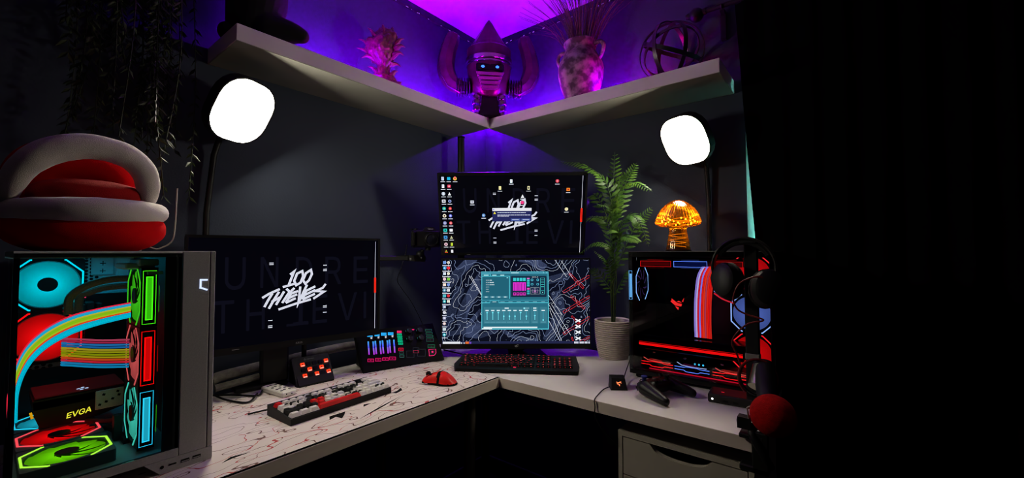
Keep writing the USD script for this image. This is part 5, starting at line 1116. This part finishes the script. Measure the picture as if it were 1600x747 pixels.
bm.vertices = v + nrm * ((ridg - .3) * .022)[:, None]; bm.vertices[:, 2] = np.maximum(bm.vertices[:, 2], 0)
part(cv, 'trunk', bm, WOOD, smooth=50)
rg_ = np.random.default_rng(5); tips = [(-.050, .150, -.105, .172), (-.055, .185, -.098, .208), (-.045, .135, -.085, .128), (-.03, .21, -.062, .246), (.0, .23, -.006, .262), (.03, .235, .034, .264), (.048, .20, .078, .222), (.05, .175, .082, .18), (.045, .15, .078, .146), (.03, .125, .066, .118), (-.025, .08, -.062, .098), (-.045, .02, -.085, .052), (.03, .07, .054, .086), (.055, .02, .098, .002)]
for x0, z0, x1, z1 in tips:
    dy = rg_.uniform(-.03, .01); t = smoothcurve([(x0 * .6, 0, z0 * .98), (x0, dy, z0), ((x0 + x1) / 2, dy * 1.2, (z0 + z1) / 2 + .006), (x1, dy, z1)], 5)
    part(cv, 'curl', B().tube(t, np.interp(np.linspace(0, 1, len(t)), [0, .4, 1], [.014, .010, .0012]), 7), WOOD)
# vase with dried reeds
vs = thing('clay_vase', 'weathered clay vase with small handles on the right shelf', 'vase', (.668, -.128, SH_T))
CLAY = noisy('weathered_clay', (.24, .18, .20), (.055, .036, .046), 26., .9, bump=.6, bscale=90, lo=.40, hi=.60)
pf = smoothcurve([(.062, .0, 0), (.070, .03, 0), (.090, .09, 0), (.098, .14, 0), (.094, .175, 0), (.076, .21, 0), (.066, .232, 0), (.067, .25, 0), (.073, .262, 0), (.074, .268, 0)], 4)[:, :2]
part(vs, 'body', B().lathe([(0, 0)] + [tuple(q) for q in pf] + [(.066, .268), (.058, .25), (.057, .23), (.05, .2), (0, .2)], 40), CLAY, smooth=50)
for s in (-1, 1): part(vs, 'handle', B().tube(smoothcurve([(s * .064, 0, .246), (s * .094, -.004, .250), (s * .112, -.006, .228), (s * .104, -.004, .198), (s * .088, 0, .180)], 6), [.0085] * 25, 10), CLAY)
rd = thing('dried_reeds', 'dried reed stems fanning out of the clay vase', 'dried grass', (.668, -.128, SH_T + .2))
REED = noisy('reed_straw', (.10, .065, .055), (.05, .03, .028), 40., .6)
rg_ = np.random.default_rng(11)
for k in range(130):
    a = rg_.uniform(0, 2 * math.pi); sp_ = rg_.uniform(.02, 1.) ** .7; L = rg_.uniform(.20, .34)
    ex, ey = math.cos(a) * sp_ * .30, math.sin(a) * sp_ * .16 - .05; zt_ = min(.302, .06 + L * (1 - .45 * sp_ ** 2) + .02)
    if ey > .105: ey = .10
    b0 = np.array([math.cos(a) * .045 * sp_, math.sin(a) * .035 * sp_, .002]); mid = b0 * 1.12 + [ex * .32, ey * .3, .06 + zt_ * .38]
    part(rd, 'reed', B().tube(smoothcurve([b0, mid, (ex, ey, zt_)], 4), np.linspace(.0018, .0006, 9), 5), REED)
for ex, ey, zt_ in ((.33, -.10, .17), (.30, -.06, .215), (.26, -.02, .30), (.28, -.09, .26), (-.26, -.08, .20), (-.24, -.06, .24)):
    part(rd, 'reed', B().tube(smoothcurve([(.03 * np.sign(ex), -.01, .002), (ex * .42, ey * .4, .06 + zt_ * .42), (ex, ey, zt_)], 6), np.linspace(.0014, .0004, 13), 5), REED)
# open metal sphere of hoops
ar = thing('hoop_sphere', 'open decorative sphere made of dark metal hoops on the right shelf', 'ornament', (1.052, -.124, SH_T))
HOOP = mat('hoop_black', (.012, .010, .012), .35, .3)
RAD = .116
def hoop(rot, r=RAD, w=.015, th=.003, c=(0, 0, RAD + .001)):
    pr_ = [(r - th, -w / 2), (r, -w / 2), (r, w / 2), (r - th, w / 2), (r - th, -w / 2)]
    return B().lathe(pr_, 56, TB(*c) @ rotm(*rot))
for k, (rt, r) in enumerate((((90, 0, 12), RAD), ((90, 0, 75), RAD - .0035), ((10, 28, 0), RAD - .007), ((90, 0, 135), RAD - .0105), ((-32, -12, 30), RAD - .014))):
    part(ar, 'hoop', hoop(rt, r), HOOP, smooth=30)
# dark figure at the outer end of the left shelf
df = thing('dark_figurine', 'black rounded figurine with a blunt snout at the outer end of the left shelf', 'figurine', (.125, -1.195, SH_T), (0, 0, 60))
part(df, 'body', blob([(((-.02, 0, .075), .075), ((-.01, 0, .16), .085)), (((-.01, 0, .16), .085), ((.0, 0, .25), .070)), (((.0, 0, .20), .05), ((.05, -.01, .23), .045)), (((.02, -.02, .055), .055), ((.095, -.03, .055), .030)), (((.095, -.03, .055), .030), ((.118, -.03, .05), .022)), (((-.06, .0, .03), .03), ((-.08, -.02, .03), .03))], .010, 6), RUBBER, smooth=True)
for s in (-1, 1): part(df, 'ear', B().hull([(-.02 + s * .04, 0, .31), (.0 + s * .05, .01, .30), (.0 + s * .045, -.02, .29), (s * .06 - .01, 0, .36)]), RUBBER)

# ================================================================= trailing plant
tp = thing('trailing_plant', 'dark trailing ivy hanging in the shadow left of the long shelf', 'hanging plant', (.125, -1.505, 2.02))
part(tp, 'basket', B().lathe([(0, 0), (.055, .0), (.080, .03), (.092, .09), (.088, .095), (.076, .04), (.05, .01), (0, .01)], 28), mat('basket_dark', (.02, .014, .010), .9))
for k in range(3):
    a = k * 2.094 + .5; part(tp, 'cord', B().tube([(.088 * math.cos(a), .088 * math.sin(a), .09), (0, 0, H - 2.02 - .012)], .0016, 5), mat('cord_tan', (.05, .04, .03), .8))
part(tp, 'ceiling_hook', B().cyl((0, 0, H - 2.02 - .016), (0, 0, H - 2.02), .012), BLACK)
IVY = usdkit.material(stage, '/World/Looks/ivy_leaf', {'t': ('texture_coordinate', {}), 'n': ('noise_texture', {'scale': 25.}), 'r': ('rgb_ramp', {'ramp': [(0, (.006, .010, .004)), (.5, (.016, .026, .008)), (1, (.05, .06, .028))]}), 'd': ('principled_bsdf', {'roughness': .45, 'specular_ior_level': .3}), 'l': ('translucent_bsdf', {}), 'm': ('mix_closure', {'fac': .2})},
    [('t.object', 'n.vector'), ('n.fac', 'r.fac'), ('r.color', 'd.base_color'), ('r.color', 'l.color'), ('d.BSDF', 'm.closure1'), ('l.BSDF', 'm.closure2')], surface='m.closure')
rg_ = np.random.default_rng(21)
def vine(pts, leaf, step=.012):
    c = smoothcurve(pts, 14); q = B().tube(c, .0013, 4); V, Fc = [], []; acc = 0
    for i in range(1, len(c)):
        acc += np.linalg.norm(c[i] - c[i - 1])
        if acc < step: continue
        acc = 0; d = c[i] - c[i - 1]; d /= np.linalg.norm(d) + 1e-9
        for s in (-1, 1):
            a = rg_.normal(size=3); a -= d * (a @ d); a /= np.linalg.norm(a) + 1e-9; a = a * .75 + d * .55 + np.array([0, 0, -.25]); a /= np.linalg.norm(a)
            w_ = np.cross(a, rg_.normal(size=3)); w_ /= np.linalg.norm(w_) + 1e-9; L = leaf * rg_.uniform(.6, 1.15); n_ = np.cross(a, w_); b0 = len(V)
            V += [c[i], c[i] + a * L * .4 + w_ * L * .17 + n_ * L * .04, c[i] + a * L * .45 - n_ * L * .03, c[i] + a * L * .4 - w_ * L * .17 + n_ * L * .04, c[i] + a * L]
            Fc += [[b0, b0 + 1, b0 + 2], [b0, b0 + 2, b0 + 3], [b0 + 1, b0 + 4, b0 + 2], [b0 + 2, b0 + 4, b0 + 3]]
    return q.add((np.array(V), np.array(Fc)))
for k in range(46):
    a = rg_.uniform(0, 2 * math.pi); r0 = .07; L = rg_.uniform(.12, .62) if k % 3 else rg_.uniform(.5, .70)
    ex, ey = math.cos(a) * rg_.uniform(.05, .12), math.sin(a) * rg_.uniform(.05, .13); ex = max(ex, -.10)
    part(tp, 'vine', vine([(0, 0, .06), (math.cos(a) * .085, math.sin(a) * .085, .10), (ex * 1.05, ey * 1.05, .02), (ex + rg_.uniform(-.02, .02), ey + rg_.uniform(-.02, .03), -L * .5), (ex + rg_.uniform(-.02, .02), ey + rg_.uniform(-.02, .02), -L)], .027, .009), IVY, smooth=False)
wc = solo('pale_cable', B().tube(smoothcurve([(.08, -1.385, 1.36), (.08, -1.388, 1.25), (.08, -1.395, 1.21), (.07, -1.42, 1.19), (.05, -1.46, 1.17), (.03, -1.48, .9), (.02, -1.48, .60)], 8), .002, 6), mat('cable_pale', (.35, .34, .30), .6), 'thin pale cable hanging below the ivy down behind the glass-fronted computer', 'cable')

# ================================================================= plush cushions on the left computer (plain stand-in)
pu = thing('plush_cushion', 'red plush cushion pile with thick cream rolls on the glass-fronted computer', 'cushion', (.345, -1.585, MATZ + HT), (0, 0, 90))
PLR = noisy('plush_red', (.62, .004, .006), (.52, .003, .005), 30., .95, bump=.5, bscale=700, specular_ior_level=.05); PLC = noisy('plush_cream', (.60, .54, .50), (.54, .48, .45), 26., .95, bump=.5, bscale=700, sheen_weight=.4)
def puffy(c, r, sub=4, amp=.015, seed=0):
    q = trimesh.creation.icosphere(sub, 1.0); v = q.vertices.copy(); v = np.sign(v) * np.abs(v) ** .9
    k = 1 + amp * 2 * (meshkit.fbm(v * 2.2 + 5, 3, seed) - .5); return (v * k[:, None] * np.array(r) + c, q.faces)
lo_ = puffy((0, .02, .046), (.122, .112, .054), seed=1); lo_[0][:, 2] = np.maximum(lo_[0][:, 2], 0)
part(pu, 'lower_cushion', lo_, PLR, smooth=True)
part(pu, 'upper_cushion', puffy((-.012, .055, .135), (.108, .065, .098), seed=2), PLR, smooth=True)
part(pu, 'middle_cushion', puffy((.0, .012, .112), (.088, .075, .034), seed=5), noisy('plush_dark_red', (.38, .003, .005), (.30, .003, .004), 30., .9, bump=.5, bscale=700), smooth=True)
def roll(pts, r, n=10, wob=.0016, seed=0):
    c = smoothcurve(pts, n); t = np.linspace(0, 1, len(c)); rr = np.interp(t, np.linspace(0, 1, len(r)), r) * (1 + .05 * (meshkit.noise(np.c_[t * 22, t * 0, t * 0], seed) - .5)); return B().tube(c, rr, 18)
ax, ay = .106, .098
lower_ring = [(ax * math.cos(a) * 1.0, .012 + ay * math.sin(a), .0785 + .004 * math.cos(a)) for a in np.linspace(math.pi * .98, math.pi * 2.02, 14)]
part(pu, 'cream_roll', roll([(-ax, .07, .078)] + lower_ring + [(ax, .07, .080)], [.014, .0205, .0225, .0235, .0225, .0205, .015], seed=3), PLC, smooth=True)
arch = [(-.108, .02, .085), (-.106, -.03, .118), (-.090, -.052, .155), (-.058, -.058, .186), (-.010, -.058, .2025), (.040, -.052, .196), (.070, -.044, .172), (.0815, -.034, .140), (.0815, -.02, .112), (.078, .02, .095)]
part(pu, 'cream_roll', roll(arch, [.010, .018, .0225, .0245, .0245, .0235, .021, .018, .012], seed=4), PLC, smooth=True)

# ================================================================= small camera on an arm
ca = thing('extending_mount', 'thin black arm reaching along the left wall behind the left monitor to the camera', 'mounting arm', (.055, -.92, 1.155))
part(ca, 'arm', B().span((-.011, .0, -.011), (.011, .345, .011), bev=.003), BLACK)
part(ca, 'wall_plate', B().span((-.055, .02, -.04), (-.047, .10, .04), bev=.002).span((-.05, .045, -.012), (-.008, .075, .012)), BLACK)
part(ca, 'knuckle', B().hull([(x, .345 + y, z) for x, y, z in ((-.014, 0, -.012), (.014, 0, -.012), (-.014, 0, .012), (.014, 0, .012), (.03, .075, -.018), (.03, .075, .012), (.0, .08, -.018), (.0, .08, .012), (.012, .10, -.006))]).sphere((.016, .405, .014), .018, 2).cyl((.016, .405, .012), (.022, .415, .036), .009), BLACK)
part(ca, 'screw', B().cyl((.012, .35, -.004), (.018, .35, -.004), .005).sphere((.03, .40, .0), .004, 1), STEEL)
cm = thing('camera', 'small black camera on the arm beside the upper monitor', 'camera', (.078, -.505, 1.192), (0, 0, 58))
CAMB = mat('camera_black', (.010, .010, .011), .4)
part(cm, 'body', B().box((.012, 0, .048), (.128, .045, .078), bev=.008), CAMB)
part(cm, 'hump', B().hull([(x, y, z) for x, y, z in ((.0, -.018, .086), (.055, -.018, .086), (.0, .018, .086), (.055, .018, .086), (.010, -.012, .100), (.045, -.012, .100), (.010, .012, .1), (.045, .012, .1))]), CAMB)
part(cm, 'grip', B().box((-.043, -.022, .047), (.020, .02, .070), bev=.007), RUBBER)
part(cm, 'lens', B().cyl((.030, -.02, .042), (.030, -.052, .042), .031, .029, 32).cyl((.030, -.052, .042), (.030, -.060, .042), .027, .026, 32), CAMB)
part(cm, 'lens_glass', B().lathe([(0, .004), (.012, .003), (.022, 0), (0, 0)], 28, TB(.030, -.0600, .042) @ rotm(90, 0, 0)), mat('lens_glass', (.01, .01, .02), .05))
part(cm, 'lens_ring', B().lathe([(.0265, 0), (.0285, .001), (.0265, .002)], 32, TB(.030, -.0605, .042) @ rotm(90, 0, 0)), DSTEEL)
part(cm, 'lettering', B().add(text2d('Canon', .0055, True), TB(.018, -.0185, .0895) @ UP90), mat('white_print', (.6, .6, .6), .5))
part(cm, 'dial', B().cyl((-.03, 0, .087), (-.03, 0, .094), .011, seg=20).cyl((-.05, 0, .086), (-.05, 0, .092), .006), CAMB)
part(cm, 'tripod_foot', B().cyl((.022, 0, -.004), (.022, 0, .010), .012), BLACK)
solo('camera_cable', B().tube(smoothcurve([(.045, -.565, 1.215), (.04, -.572, 1.17), (.035, -.590, 1.11), (.03, -.605, 1.06), (.03, -.58, 1.02), (.03, -.53, .96), (.03, -.47, .86), (.04, -.44, .77)], 8), .0017, 6), BLACK, 'thin black cable drooping from the camera on the arm', 'cable')
# cables and trunking behind the left monitor
tr = thing('cable_trunk', 'pale bundled cable sleeve running along the wall behind the left monitor', 'cable sleeve', (.03, -1.3, .80))
SLV = noisy('cable_sleeve_pale', (.16, .15, .13), (.11, .10, .09), 60., .8, bump=.4, bscale=300)
part(tr, 'sleeve', B().tube(smoothcurve([(.0, .022, -.008), (.0, .06, .0), (.008, .25, .012), (.005, .45, .018), (.0, .62, .0)], 10), .016, 12), SLV)
part(tr, 'sleeve', B().tube(smoothcurve([(.026, .022, -.028), (.03, .10, -.022), (.03, .24, -.012), (.02, .36, .0)], 10), .011, 10), SLV)
for k, q in enumerate(([(.05, -1.30, .757), (.10, -1.24, .752), (.16, -1.20, .752), (.12, -1.17, .753)], [(.05, -1.28, .753), (.13, -1.27, .752), (.20, -1.24, .752), (.16, -1.20, .758)])):
    solo('loose_cable', B().tube(smoothcurve(q, 8), .0028, 6), BLACK, ['loose black cable looping beside the dotted box', 'loose black cable lying on the mat next to the glass-fronted computer'][k], 'cable')
